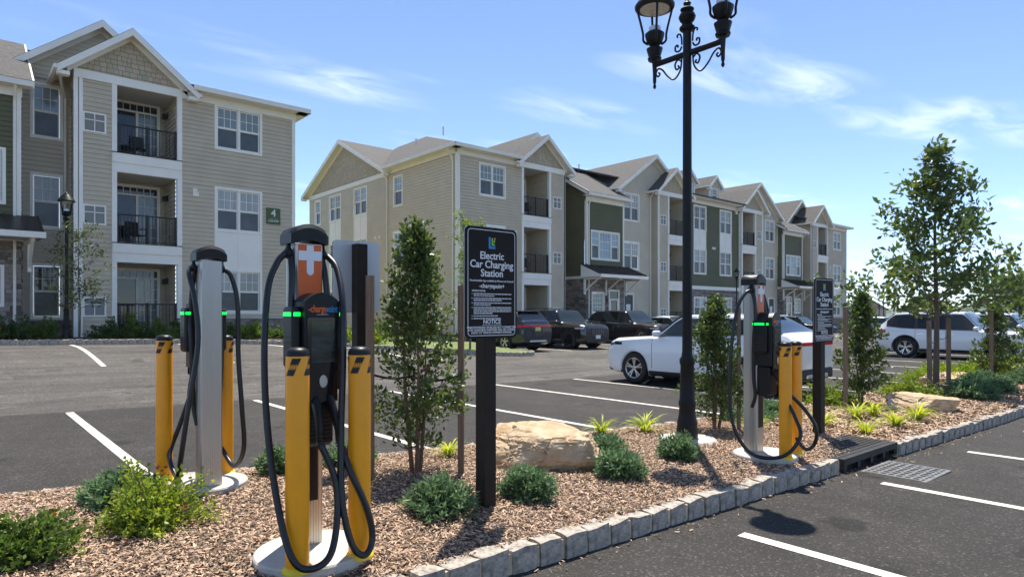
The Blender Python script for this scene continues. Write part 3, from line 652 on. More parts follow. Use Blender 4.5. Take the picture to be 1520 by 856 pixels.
def entrance_block(b, fr, z0, W=3.4, side=None, dep=3.0, door=True, zc=2.95):
    """two-storey green block with stone base, triple window, lean-to roof and porch canopy; a from 0 to W"""
    zg = z0+zc; ze = z0+7.75
    facade(b, fr, .10, W-.1, zg+.15, ze-.3, 'siding_green', [(.38, W-.42, z0+ST+1.0, z0+ST+2.75, dict(weights=[1, 1.6, 1]))])
    h = [(.42, 1.55, z0+.9, z0+2.2)]
    if door: h.append((1.95, 2.95, z0-.3, z0+2.35))
    stone(b, fr, .0, W, z0-.6, zg, h); board(b, fr, -.02, W+.02, -.02, .07, zg, zg+.16, name='band_board')
    window(b, fr, *h[0], units=1, n=.03, grid=(4, 4), fixed=True)
    if door:
        mb = MB(); a0, a1 = 1.95, 2.95
        for q in ((a0, a1, z0+2.25, z0+2.35), (a0, a0+.1, z0-.2, z0+2.25), (a1-.1, a1, z0-.2, z0+2.25), (a0+.1, a1-.1, z0+1.72, z0+1.8), (a0+.1, a0+.2, z0-.2, z0+1.72), (a1-.2, a1-.1, z0-.2, z0+1.72), (a0+.2, a1-.2, z0-.2, z0+.1)): fr.box(mb, q[0], q[1], -.03, .05, q[2], q[3])
        d = mb.build('entrance_door', 'white_trim', b)
        for q in ((a0+.1, a1-.1, z0+1.8, z0+2.25), (a0+.2, a1-.2, z0+.1, z0+1.72)):
            mb = MB(); mb.add([fr.p(q[0], .01, q[2]), fr.p(q[1], .01, q[2]), fr.p(q[1], .01, q[3]), fr.p(q[0], .01, q[3])], [(0, 1, 2, 3)]); mb.build('pane', 'pane_dark', d)
        wall_light(b, fr, 1.72, .06, z0+1.75, .3)
    for a in (0, W-.12): board(b, fr, a, a+.12, -.12, .045, zg+.16, ze-.3, name='corner_board')
    board(b, fr, -.02, W+.02, -.02, .06, ze-.3, ze-.02, name='frieze_board'); board(b, fr, -.28, W+.28, .02, .40, ze-.02, ze+.01, 'cream_trim', 'soffit'); board(b, fr, -.3, W+.3, .40, .50, ze-.04, ze+.13, 'cream_trim', 'gutter')
    mb = MB(); mb.slab([fr.p(-.3, .46, ze+.16), fr.p(W+.3, .46, ze+.16), fr.p(W+.3, -dep-1.2, ze+2.35), fr.p(-.3, -dep-1.2, ze+2.35)], .06); mb.build('lean_to_roof', 'roofing', b)
    for s, a, sg in ((0, 0, -1), (1, W, 1)):
        sf = Fr(fr.p(a, 0, 0), (-fr.n[0], -fr.n[1]), (fr.a[0]*sg, fr.a[1]*sg)); sl = 2.19/(dep+1.66)
        siding(b, sf, .12, dep, zg+.15, ze-.2, 'siding_green'); siding(b, sf, 0, dep, ze-.2, ze+sl*(dep+.4), 'siding_green', lim=lambda z: (min(dep, max(0, (z-ze-.05)/sl-.3)), dep))
        stone(b, sf, 0, dep, z0-.6, zg); board(b, sf, 0, dep, -.02, .05, zg, zg+.16, name='band_board')
        mb = MB(); mb.loft([[sf.p(-.46, o, ze+.17), sf.p(dep+1.2, o, ze+2.36), sf.p(dep+1.2, o, ze+2.12), sf.p(-.46, o, ze-.07)] for o in (.30, .25)]); mb.build('rake_board', 'white_trim', b)
    canopy(b, fr, -.45, W+.35, z0+3.15)
    downspout(b, fr, .17, .0, z0-.2, ze)
# ---------------------------------------------------------------- the near building with the number 4
VF = 25.2
b4 = empty('apartment_building', (10.3, VF, .5), 0, 'taupe three storey apartment building with a green number 4 sign', 'building')
def attach(b, fn, *a, **k):
    """run a builder whose children are in world space, then bind them to b"""
    pre = set(bpy.data.objects); fn(*a, **k)
    for o in set(bpy.data.objects)-pre:
        if o.parent is b: o.matrix_parent_inverse = Matrix.Translation(-b.location)
Z4 = .80
F4 = Fr((10.3, VF), (-1, 0), (0, -1))
def build_b4(b):
    end_section(b, F4, Z4); bay(b, Fr((6.15, VF), (-1, 0), (0, -1)), Z4)
    # wall facing the gap
    sf = Fr((10.3, VF), (0, 1), (1, 0)); siding(b, sf, 0, 14, Z4-.6, EV, 'siding_taupe')
    # set-back part beside the bay with its own tall gable
    rb = Fr((10.3, VF+1.7), (-1, 0), (0, -1)); f = [Z4+ST*k for k in range(3)]
    facade(b, rb, 7.2, 11.5, Z4+.5, EV, 'siding_light', [(7.50, 8.42, z+.50, z+2.40, dict(units=1)) for z in f]); stone(b, rb, 7.2, 9, Z4-.6, Z4+.45, [(7.5, 8.4, Z4+.5, Z4+2)]); board(b, rb, 7.2, 9, -.02, .09, Z4+.45, Z4+.5, 'concrete', 'water_table')
    gable(b, rb, 6.4, 2.75, EV-.05, EV+2.15, .5, -7, fill='siding_light', wn=0)
    sw = Fr((10.3-7.24, VF), (0, 1), (-1, 0)); siding(b, sw, .0, 1.7, Z4-.3, EV, 'siding_taupe'); board(b, sw, -.05, .10, -.1, .03, Z4-.3, EV, name='corner_board'); board(b, sw, .1, 1.7, -.02, .05, EV-.26, EV, name='frieze_board')
    mb = MB(); mb.tube([F4.p(7.75, -.25, EV-.05), F4.p(7.6, -1.0, EV-.35), F4.p(7.45, -1.56, EV-.6), F4.p(7.45, -1.58, Z4)], .045, 8); mb.build('downspout', 'cream_trim', b)
    entrance_block(b, Fr((10.3-8.75, VF), (-1, 0), (0, -1)), Z4, W=3.4, dep=1.7, door=False)
    # roofs
    mb = MB(); e = EV+.17; zf = lambda v: e+(v-VF+.5)/9*(12.5-e)
    mb.slab([(10.75, VF-.5, e), (6.5, VF-.5, e), (6.5, 33.7, 12.5)], .1); mb.build('roof_slope', 'roofing', b); mb = MB(); mb.slab([(6.49, VF+2.6, zf(VF+2.6)), (-9, VF+2.6, zf(VF+2.6)), (-9, 33.7, 12.5), (6.49, 33.7, 12.5)], .1); mb.build('roof_slope', 'roofing', b)
    mb = MB(); mb.slab([(10.75, VF-.5, e), (6.5, 33.7, 12.5), (10.75, 43, e)], .1); mb.build('roof_slope', 'roofing', b)
    board(b, Fr((10.3, VF), (0, 1), (1, 0)), -.5, 14, .0, .48, EV, EV+.16, 'cream_trim', 'gutter')
    # number sign
    mb = MB(); F4.box(mb, .60, 1.14, .022, .06, Z4+ST+1.14, Z4+ST+1.77); s = mb.build('number_sign', 'sign_green', b); s['label'] = 'small green sign with a white 4'
    return s
attach(b4, build_b4, b4)
ns = [o for o in b4.children if o.name.startswith('number_sign')][0]
def letter(body, size, m, parent, pos, rot, **k):
    t = text_mesh(body, size, m, parent, **k); t.location = pos; t.rotation_euler = rot; return t
t = letter('4', .40, 'white_paint', ns, (9.43, VF-.062, Z4+ST+1.56), (R(90), 0, 0), bold=.004)
t = letter('4106-4307', .10, 'white_paint', ns, (9.43, VF-.062, Z4+ST+1.26), (R(90), 0, 0), bold=.001)
mb = MB(); F4.box(mb, .70, 1.04, .060, .062, Z4+ST+1.335, Z4+ST+1.343); mb.build('rule', 'white_paint', ns)
# ---------------------------------------------------------------- the long building
C2 = 41.3; Z2 = .58
b2 = empty('apartment_building', (C2, VF+8, .4), 0, 'long taupe and green three storey apartment building behind the dark parked cars', 'building')
def build_b2(b):
    n = (0, -1)
    for sg in (1, -1):
        X = lambda o: C2-sg*o      # o: distance from the middle
        f = [Z2+ST*k for k in range(3)]
        end_section(b, Fr((X(22.9), VF), (sg, 0), n), Z2)
        bay(b, Fr((X(18.75), VF), (sg, 0), n), Z2, chairs=(1, 2), where='bay by the gap' if sg > 0 else 'last bay of the long building'); bay(b, Fr((X(3.6), VF), (-sg, 0), n), Z2, chairs=(2,) if sg < 0 else (), where='bay behind the lantern lamp')
        # set-back wall and its gable
        rb = Fr((X(22.9), VF+1.7), (sg, 0), n); siding(b, rb, 7.2, 9.4, Z2-.5, EV, 'siding_light'); gable(b, rb, 6.5, 2.75, EV-.05, EV+2.1, .5, -7, fill='siding_light')
        sw = Fr((X(22.9-7.39), VF), (0, 1), (sg, 0)); siding(b, sw, 0, 1.7, Z2-.4, EV, 'siding_taupe'); board(b, sw, -.05, .10, -.1, .03, Z2-.4, EV, name='corner_board')
        entrance_block(b, Fr((X(13.7), VF), (sg, 0), n), Z2, W=3.4, dep=2.2)
        # light gabled part between the green block and the inner bay
        lf = Fr((X(10.3), VF+.5), (sg, 0), n); g0 = -.1
        dr = (.55, 1.6, Z2-.3, Z2+2.2)
        facade(b, lf, 0, 3.5, Z2-.4, EV-.2, 'siding_light', [(.55, 2.15, z+.62, z+2.42, {}) for z in f[1:]], holes=[dr])
        mb = MB()
        for q in ((dr[0], dr[1], dr[3]-.1, dr[3]), (dr[0], dr[0]+.1, dr[2], dr[3]-.1), (dr[1]-.1, dr[1], dr[2], dr[3]-.1)): lf.box(mb, q[0], q[1], -.04, .04, q[2], q[3])
        d = mb.build('service_door', 'white_trim', b); mb = MB(); lf.box(mb, dr[0]+.1, dr[1]-.1, -.04, -.005, dr[2], dr[3]-.1); mb.build('door_leaf', 'door_green', d)
        mb = MB(); lf.box(mb, dr[0]+.32, dr[1]-.32, -.004, .002, Z2+.9, Z2+1.5); mb.build('door_notice', 'white_paint', d)
        gable(b, lf, 3.5, 3.55, EV-.2, EV+2.2, .45, -8, fill='siding_light')
        ls = Fr((X(10.3), VF+.5), (0, 1), (-sg, 0)); siding(b, ls, 0, 6, EV-3.2, EV-.1, 'siding_light'); board(b, ls, -.05, .12, -.06, .03, EV-3.2, EV-.1, name='corner_board')
        bs = Fr((X(6.84), VF), (0, 1), (-sg, 0)); siding(b, bs, 0, .5, Z2-.4, EV, 'siding_taupe')
        downspout(b, lf, 3.28, .0, Z2-.2, EV)
        # end walls
        ef = Fr((X(22.9), VF), (0, 1), (-sg, 0)); D = 17.2
        if sg > 0:
            cols = [(5.0, 6.0, 1), (9.0, 10.7, 2), (12.4, 14.1, 2), (15.35, 16.3, 1)]
            wins = [(c[0], c[1], z+.68, z+2.40, dict(units=c[2])) for c in cols for z in f if c[2] == 2 or z > 0]
            pans = [(c[0]+.02, c[1]-.02, f[k]+2.38, f[k+1]+.70) for c in cols if c[2] == 2 for k in (0, 1)]
            facade(b, ef, .12, D, Z2-.1, EV-.15, 'siding_light', wins, holes=pans)
            for q in pans:
                board(b, ef, q[0]-.01, q[1]+.01, -.02, .02, q[2]+.022, q[3]-.022, name='white_panel')
                for x in (q[0], (q[0]+q[1])/2-.03, q[1]-.06): board(b, ef, x, x+.06, .021, .034, q[2]+.023, q[3]-.023, name='batten')
            for a, z in ((2.6, f[2]-.6), (7.4, f[2]-.9), (7.9, f[2]-.9), (11.4, f[2]-.9), (14.6, f[2]-.8), (14.9, f[2]-.8)): board(b, ef, a, a+.14, .0, .07, z, z+.15, name='vent_cap')
            stone(b, ef, .0, D, Z2-.7, Z2-.1)
            board(b, ef, -.03, .14, -.1, .045, Z2-.1, EV-.15, name='corner_board'); board(b, ef, 6.6, D+.05, -.02, .055, EV-.25, EV+.0, name='frieze_board'); board(b, ef, .14, 6.6, -.02, .055, EV-.2, EV, 'cream_trim', 'frieze_board')
            board(b, ef, -.45, 6.5, .02, .45, EV, EV+.03, 'cream_trim', 'soffit'); board(b, ef, -.5, 6.5, .45, .55, EV, EV+.17, 'cream_trim', 'gutter')
            gable(b, ef, 11.95, 5.35, EV, EV+2.65, .45, -4.2, fill='shake'); downspout(b, ef, 6.62, 0, Z2, EV); downspout(b, ef, .3, 0, Z2, EV)
        else: siding(b, ef, 0, D, Z2-.6, EV, 'siding_taupe')
    # middle green part
    mf = Fr((C2-3.7, VF+.15), (1, 0), n); W = 7.4; f = [Z2+ST*k for k in range(3)]
    cols = [(1.15, 2.75), (4.5, 6.15)]
    wins = [(c[0], c[1], z+.6, z+2.4, {}) for c in cols for z in f[1:]]; pans = [(c[0]+.02, c[1]-.02, f[1]+2.38, f[2]+.62) for c in cols]
    facade(b, mf, .1, W-.1, Z2+2.75, EV-.3, 'siding_green', wins, holes=pans)
    for q in pans:
        board(b, mf, q[0]-.01, q[1]+.01, -.02, .02, q[2]+.022, q[3]-.022, name='white_panel')
        for x in (q[0], (q[0]+q[1])/2-.03, q[1]-.06): board(b, mf, x, x+.06, .021, .034, q[2]+.023, q[3]-.023, name='batten')
    g = [(c[0], c[1], Z2+.65, Z2+2.1) for c in cols]; stone(b, mf, 0, W, Z2-.6, Z2+2.6, g)
    for q in g: window(b, mf, *q, units=2, n=.03)
    board(b, mf, 0, W, -.02, .08, Z2+2.6, Z2+2.85, name='band_board'); board(b, mf, 0, W, -.02, .06, EV-.3, EV-.02, 'cream_trim', 'frieze_board'); board(b, mf, 0, W, .02, .42, EV-.02, EV+.01, 'cream_trim', 'soffit'); board(b, mf, 0, W, .42, .52, EV-.02, EV+.16, 'cream_trim', 'gutter')
    for a in (3.5, 3.75): board(b, mf, a, a+.13, 0, .07, f[2]-.6, f[2]-.42, name='vent_cap')
    downspout(b, mf, .25, 0, Z2, EV); downspout(b, mf, W-.25, 0, Z2, EV)
    for ac in (1.95, 5.3):    # dormers
        df = Fr(mf.p(ac, -.9, 0), (1, 0), n)
        facade(b, df, -.75, .75, EV+.1, EV+1.45, 'siding_light', [(-.42, .42, EV+.32, EV+1.35, dict(units=1, grid=(2, 2)))])
        for s in (-1, 1):
            board(b, df, s*.75, s*.58, -.05, .05, EV+.1, EV+1.45, name='corner_board')
            siding(b, Fr(df.p(s*.75, 0, 0), (0, 1), (s, 0)), 0, 3.5, EV+.1, EV+1.45, 'siding_light')
        gable(b, df, 0, .80, EV+1.45, EV+2.15, .25, -6, fill='siding_light', ov=.18)
    # main hipped roof
    e = EV+.17; u0, u1, r0, r1 = C2-22.9-.5, C2+22.9+.5, C2-19.1, C2+19.1; v0, v1, vr, zr = VF-.5, 42.95, 33.7, 12.55
    zf = lambda v: e+(v-v0)/(vr-v0)*(zr-e)
    def sl(*P): q = MB(); q.slab(P, .1); q.build('roof_slope', 'roofing', b)
    sl((u0, v0, e), (u0, 31.6, e), (21.85, 37.1, e+(21.85-u0)/(r0-u0)*(zr-e)), (r0, 37.1, zr), (r0, vr, zr)); sl((u1, v0, e), (u1, v1, e), (r1, vr, zr)); sl((r0-1, v1, e), (r0-1, vr+3, zr-.7), (r0, vr, zr), (r1, vr, zr), (u1, v1, e))
    B_ = [u0, C2-19.05, C2-15.2, C2-10.2, C2-3.55, C2+3.55, C2+10.2, C2+15.2, C2+19.05, u1]; fv = [v0, VF+.5, VF+3.3, VF+1.2, v0, VF+1.2, VF+3.3, VF+.5, v0]
    for i in range(9):
        a, c, f_ = B_[i]+.004, B_[i+1]-.004, fv[i]
        if i == 0: sl((u0, v0, e), (c, v0, e), (c, vr, zr), (r0, vr, zr))
        elif i == 8: sl((a, v0, e), (u1, v0, e), (r1, vr, zr), (a, vr, zr))
        else: sl((a, f_, zf(f_)), (c, f_, zf(f_)), (c, vr, zr), (a, vr, zr))
    for x, y in ((21.0, 33.0), (21.6, 31.0), (31.6, 29.5), (30.2, 31), (46, 30)):
        zz = e+(y-v0)/(vr-v0)*(zr-e) if x > 23 else e+(x-u0)/(r0-u0)*(zr-e)
        mb = MB(); mb.lathe([(.05, -.2), (.05, .22), (.065, .23), (.065, .28), (.02, .29)], 10, (x, y, zz)); mb.build('roof_vent', 'white_trim', b)
attach(b2, build_b2, b2)
# far house behind the end of the long building
rr = (1283-760)/950; hs = empty('far_house', ((.7547*rr+.6561)*150, (-.6561*rr+.7547)*150, -1), R(25), 'small grey gabled house beyond the apartments', 'house')
mb = MB(); mb.box((-4, -4, 0), (4, 4, 3.6)); mb.build('wall', 'siding_taupe', hs)
for s in (-1, 1):
    mb = MB(); mb.slab([(-4.4, s*4.5, 3.4), (4.4, s*4.5, 3.4), (4.4, 0, 6.4), (-4.4, 0, 6.4)], .2); mb.build('roof_slope', 'roofing', hs)
    mb = MB(); mb.slab([(s*4.02, -4, 3.5), (s*4.02, 4, 3.5), (s*4.02, 0, 6.2)], .01); mb.build('gable', 'siding_taupe', hs)
for x in (-2.5, 0, 2.5): mb = MB(); mb.box((x-.5, -4.05, 1.2), (x+.5, -3.98, 2.6)); mb.build('window', 'pane_dark', hs)
# ============================================================ CHARGERS
def tube_obj(name, pts, rad, m, parent, n=10, sub=7):
    mb = MB(); mb.tube(spline(pts, sub), rad, n); return mb.build(name, m, parent, smooth=True)
KX = .66
def charger(x, y, rz, label, cables, pad_r=(.31, .30), grp='charging stations on the island'):
    """pedestal car charger, its front facing local -Y; x right seen from the front"""
    r = empty('charging_station', (x, y, Mz(x, y)-.01), rz, label, 'charger', grp)
    mb = MB(); mb.lathe([(0, 0), (.485, -.03), (.50, -.005), (.50, .045), (.488, .055), (0, .057)], 36)
    mb.v = [(a*pad_r[0]/.5, b*pad_r[1]/.5-.12, c) for a, b, c in mb.v]; mb.build('concrete_pad', 'concrete', r)
    z0, zt = .056, 1.71
    # ribbed aluminium column: grooved extrusion outline
    def outline():
        P = []; hw, hd = .115, .10
        def side(p0, p1, nx, ny, k=9):
            for i in range(k):
                for t, d in ((0, 0), (.62, 0), (.70, .0035), (.92, .0035)): 
                    q = (i+t)/k; P.append((p0[0]+(p1[0]-p0[0])*q-nx*d, p0[1]+(p1[1]-p0[1])*q-ny*d))
        c = .012; side((-hw+c, -hd), (hw-c, -hd), 0, -1); side((hw, -hd+c), (hw, hd-c), 1, 0, 6); side((hw-c, hd), (-hw+c, hd), 0, 1); side((-hw, hd-c), (-hw, -hd+c), -1, 0, 6); return P
    P = outline(); mb = MB(); mb.loft([[(a, b, z) for a, b in P] for z in (z0, zt)]); col = mb.build('column', 'aluminium', r)
    mb = MB(); mb.box((-.117, -.05, z0+.001), (-.1145, .0, zt-.02)); mb.box((.1145, -.05, z0+.001), (.117, .0, zt-.02)); mb.build('seam_strip', 'aluminium_dark', col)
    # orange front panel with a white cross
    mb = MB(); mb.bbox((-.100, -.106, 1.30), (.100, -.097, 1.705), .004); pn = mb.build('front_panel', 'orange_panel', r)
    mb = MB(); w_, zc = .100, 1.645
    mb.box((-w_, -.1095, zc-.026), (w_, -.1055, zc+.026)); mb.box((-.030, -.110, zc+.0265), (.030, -.1055, 1.702)); mb.box((-.030, -.110, zc-.085), (.030, -.1055, zc-.0265))
    mb.loft([[(.030*math.cos(a), yy, zc-.085+.022*math.sin(a)) for a in [math.pi+math.pi*i/8 for i in range(9)]] for yy in (-.110, -.1055)]); mb.build('cross_mark', 'white_paint', pn)
    mb = MB(); mb.box((-.070, -.104, .30), (.070, -.0985, 1.19)); mb.build('lower_cover', 'charger_black', r)
    # curved black cap
    mb = MB(); rings = []
    for i in range(13):
        a = -1+2*i/12; xx = .162*a; h = .042*(1-a*a); e = .0 if abs(a) < .99 else .012
        rings.append([(xx, -.118+e, zt-.012+h*.75+e), (xx, -.12+e, zt+.045+h), (xx, -.10+e, zt+.068+h-e), (xx, .10-e, zt+.068+h-e), (xx, .12-e, zt+.045+h), (xx, .118-e, zt-.012+h*.75+e)])
    mb.loft(rings); autosmooth(mb.build('cap', 'charger_black', r), 40)
    # head: black box with a domed top, screen and vents
    mb = MB(); pr = []
    for i in range(11):
        a = -1+2*i/10; pr.append((.150*a, 1.39+.05*(1-a*a)))
    mb.loft([[(.150, yy, .92), *[(px_, yy, pz) for px_, pz in pr[::-1]], (-.150, yy, .92)] for yy in (-.235, -.228, -.07)]); mb.v = [(a*(.975 if b < -.234 else 1), b, c) for a, b, c in mb.v]; hd = mb.build('head', 'charger_black', r); autosmooth(hd, 30)
    mb = MB(); mb.bbox((-.128, -.243, .86), (.128, -.233, 1.31), .008); sc = mb.build('screen_panel', 'charger_gloss', hd)
    mb = MB(); mb.box((-.10, -.2455, 1.07), (.10, -.2425, 1.285)); mb.build('display', 'screen_glass', sc)
    mb = MB(); mb.lathe([(.030, 0), (.034, .002), (.034, .004), (.030, .005)], 20); mb.v = [(a, -.2445-c, b+.97) for a, b, c in mb.v]; mb.build('card_reader_ring', 'aluminium', sc)
    for k in range(3):
        mb = MB(); mb.tube([(.006+.010*k-.012, -.2465, .97-.009*k-.002), (.010+.010*k-.009, -.2465, .97), (.006+.010*k-.012, -.2465, .97+.009*k+.002)], .0022, 5); mb.build('card_reader_mark', 'white_paint', sc)
    for tx, m_, px_ in (('-charge', 'logo_orange', -.118), ('point', 'logo_blue', .022)):
        t = text_mesh(tx, .052, m_, hd, align='LEFT', bold=.0012); t.rotation_euler = (R(90), 0, 0); t.location = (px_, -.2365, 1.352)
    mb = MB(); mb.box((-.05, -.2375, 1.322), (.05, -.236, 1.3235)); mb.build('rule', 'white_paint', hd)
    mb = MB(); mb.bbox((-.125, -.205, .62), (.125, -.07, .92), .02); lb = mb.build('holster_base', 'charger_black', r)
    for k in range(7): mb = MB(); mb.box((-.10, -.2085, .645+.022*k), (.10, -.2045, .654+.022*k)); mb.build('vent_slat', 'car_trim', lb)
    # side holsters with a green light
    for s in (-1, 1):
        mb = MB(); mb.bbox((s*.153, -.20, 1.04), (s*.225, -.06, 1.365), .016); h = mb.build('side_module', 'charger_black', r)
        mb = MB(); mb.box((s*.163, -.203, 1.315), (s*.215, -.1985, 1.335)); mb.build('status_light', 'led_green', h)
        mb = MB(); mb.box((s*.2245, -.18, 1.315), (s*.2275, -.08, 1.335)); mb.build('status_light', 'led_green', h)
        mb = MB(); mb.box((s*.163, -.0615, 1.315), (s*.215, -.0575, 1.335)); mb.build('status_light', 'led_green', h)
        for k in range(5): mb = MB(); mb.box((s*.2245, -.17, 1.08+.03*k), (s*.2275, -.09, 1.088+.03*k)); mb.build('vent_slat', 'car_trim', h)
        mb = MB(); mb.box((s*.10, -.14, 1.10), (s*.155, -.09, 1.28)); mb.build('mounting_bracket', 'charger_black', r)
        # swivel under the cap
        mb = MB(); bx, bz = s*.150, zt-.052
        mb.lathe([(0, -.034), (.02, -.028), (.034, -.012), (.036, 0), (.034, .012), (.02, .03), (.014, .055)], 14, (bx, -.02, bz)); mb.build('cable_swivel', 'charger_black', r, smooth=True)
        # plugged connector handle in the holster base
        cx = s*.055
        mb = MB(); mb.tube([(cx, -.19, .89), (cx+s*.006, -.245, .855), (cx+s*.014, -.285, .79), (cx+s*.024, -.310, .72), (cx+s*.026, -.316, .66)], [.034, .036, .030, .024, .020], 10); hn = mb.build('connector', 'charger_black', r, smooth=True)
        for k in range(5):
            mb = MB(); f = k/4; mb.tube([(cx+s*.0245, -.315, .700-.026*k*.6), (cx+s*.025, -.3155, .693-.026*k*.6)], .0265-.001*k, 10); mb.build('grip_ring', 'cable', hn)
        tube_obj('cable', [(KX*(cx+s*.026), -.316, .67)]+[(s*a, b, c) for a, b, c in cables[0 if s < 0 else 1]]+[(KX*(bx+s*.028), -.03, bz+.0)], .0175, 'cable', r)
        # fixed strand from the swivel into the column
        tube_obj('cable', [(KX*q[0], q[1], q[2]) for q in [(bx-s*.02, -.02, bz+.01), (bx-s*.005, -.06, bz-.12), (bx+s*.012, -.075, bz-.32), (bx+s*.02, -.06, 1.23), (s*.16, -.05, 1.05), (s*.15, -.05, .80), (s*.13, -.06, .62), (s*.11, -.02, .50)]], .0175, 'cable', r)
    for o in r.children_recursive:
        if o.name.startswith(('cable.', 'concrete_pad')) or o.name == 'cable': continue
        if o.name.startswith('lettering'): o.scale.x = KX; o.location.x *= KX
        else: o.data.transform(Matrix.Scale(KX, 4, (1, 0, 0)))
        if o.name.split('.')[0] in ('column', 'seam_strip', 'front_panel', 'cross_mark', 'cap', 'lower_cover'): o.data.transform(Matrix.Scale(.74, 4, (0, 1, 0)))
    return r
# loops: left hand, right hand cables (outward x, y, z) from the plug round the ground loop and up to the swivel
LP = [[(-.005, -.37, .48), (.0, -.41, .30), (.06, -.46, .13), (.16, -.465, .085), (.24, -.43, .14), (.27, -.33, .36), (.275, -.2, .72), (.265, -.12, 1.1), (.225, -.06, 1.45), (.165, -.03, 1.60)],
      [(.085, -.39, .50), (.15, -.435, .32), (.175, -.455, .16), (.125, -.47, .085), (.06, -.45, .15), (.03, -.40, .38), (.055, -.34, .72), (.085, -.30, 1.05), (.105, -.26, 1.36), (.135, -.13, 1.57)]]
charger(1.47, 3.46, 0, 'charging station with orange front panel facing the kerb beside the boulder side sign', LP)['label'] = 'silver car charger with orange cross panel, beside the rounded yellow green shrub'
charger(1.42, 5.07, math.pi, '', [[(.10, -.35, .45), (.19, -.27, .22), (.22, -.10, .14), (.24, .04, .30), (.22, .06, .6), (.20, .04, 1.0), (.20, .02, 1.40), (.165, -.01, 1.60)], [(.12, -.34, .45), (.20, -.28, .25), (.20, -.05, .12), (.24, .16, .22), (.20, .20, .60), (.12, .17, 1.1), (.13, .13, 1.42), (.15, .06, 1.60)]])['label'] = 'silver car charger with its plain ribbed back to the kerb and green side lights'
charger(6.03, 3.25, R(2), '', [[(.10, -.46, .45), (.14, -.52, .28), (.24, -.40, .10), (.34, -.15, .10), (.37, .02, .35), (.37, .06, .75), (.34, .05, 1.15), (.27, .03, 1.48), (.18, 0, 1.62)], [(.08, -.48, .50), (.12, -.56, .34), (.13, -.54, .18), (.18, -.42, .12), (.25, -.26, .32), (.27, -.14, .75), (.25, -.08, 1.2), (.20, -.04, 1.5)]])['label'] = 'silver car charger with looped cables beside the tall lamp post'
def bollard(x, y, label, grp):
    zb = Mz(x, y)+.047; r = empty('bollard', (x, y, zb), random.uniform(0, .3), label, 'bollard', grp); H, q = 1.09, .058
    mb = MB(); mb.lathe([(q, 0), (q, H-.025), (q*.985, H-.02)], 32); b = mb.build('sleeve', 'bollard_yellow', r); autosmooth(b, 60)
    mb = MB(); mb.lathe([(q*1.02, H-.02), (q*1.03, H-.008), (q*.9, H+.012), (q*.5, H+.022), (0, H+.024)], 32); autosmooth(mb.build('cap', 'charger_black', r), 50)
    mb = MB(); mb.lathe([(q*1.28, -.004), (q*1.28, .010), (q*1.05, .024), (q*.99, .024)], 32); autosmooth(mb.build('base_ring', 'bollard_ring', r), 50)
    # slanted black bands near the top
    for k in range(4):
        mb = MB(); N = 10; V = []
        for z_, off in ((H-.115, 0), (H-.03, .62)):
            for i in range(N+1): a = k*math.pi/2+off+(.72)*i/N; V.append(((q+.003)*math.cos(a), (q+.003)*math.sin(a), z_))
        mb.add(V, [(i, i+1, N+2+i, N+1+i) for i in range(N)]); mb.build('slanted_band', 'tape_black', r)
    return r
BG = 'yellow bollards guarding the chargers'
bollard(1.29, 3.12, 'yellow bollard on the left of the charger beside the rounded yellow green shrub', BG)
bollard(1.625, 3.11, 'yellow bollard on the right of the charger beside the rounded yellow green shrub', BG)
bollard(1.20, 5.42, 'yellow bollard by the plain backed charger, on the side away from the boulder', BG)
bollard(1.64, 5.40, 'yellow bollard by the plain backed charger, on the side towards the boulder', BG)
bollard(5.98, 2.90, 'yellow bollard by the lamp post charger, on the side nearer the boulder', BG)
bollard(6.30, 2.95, 'yellow bollard by the lamp post charger, on the side nearer the drain', BG)
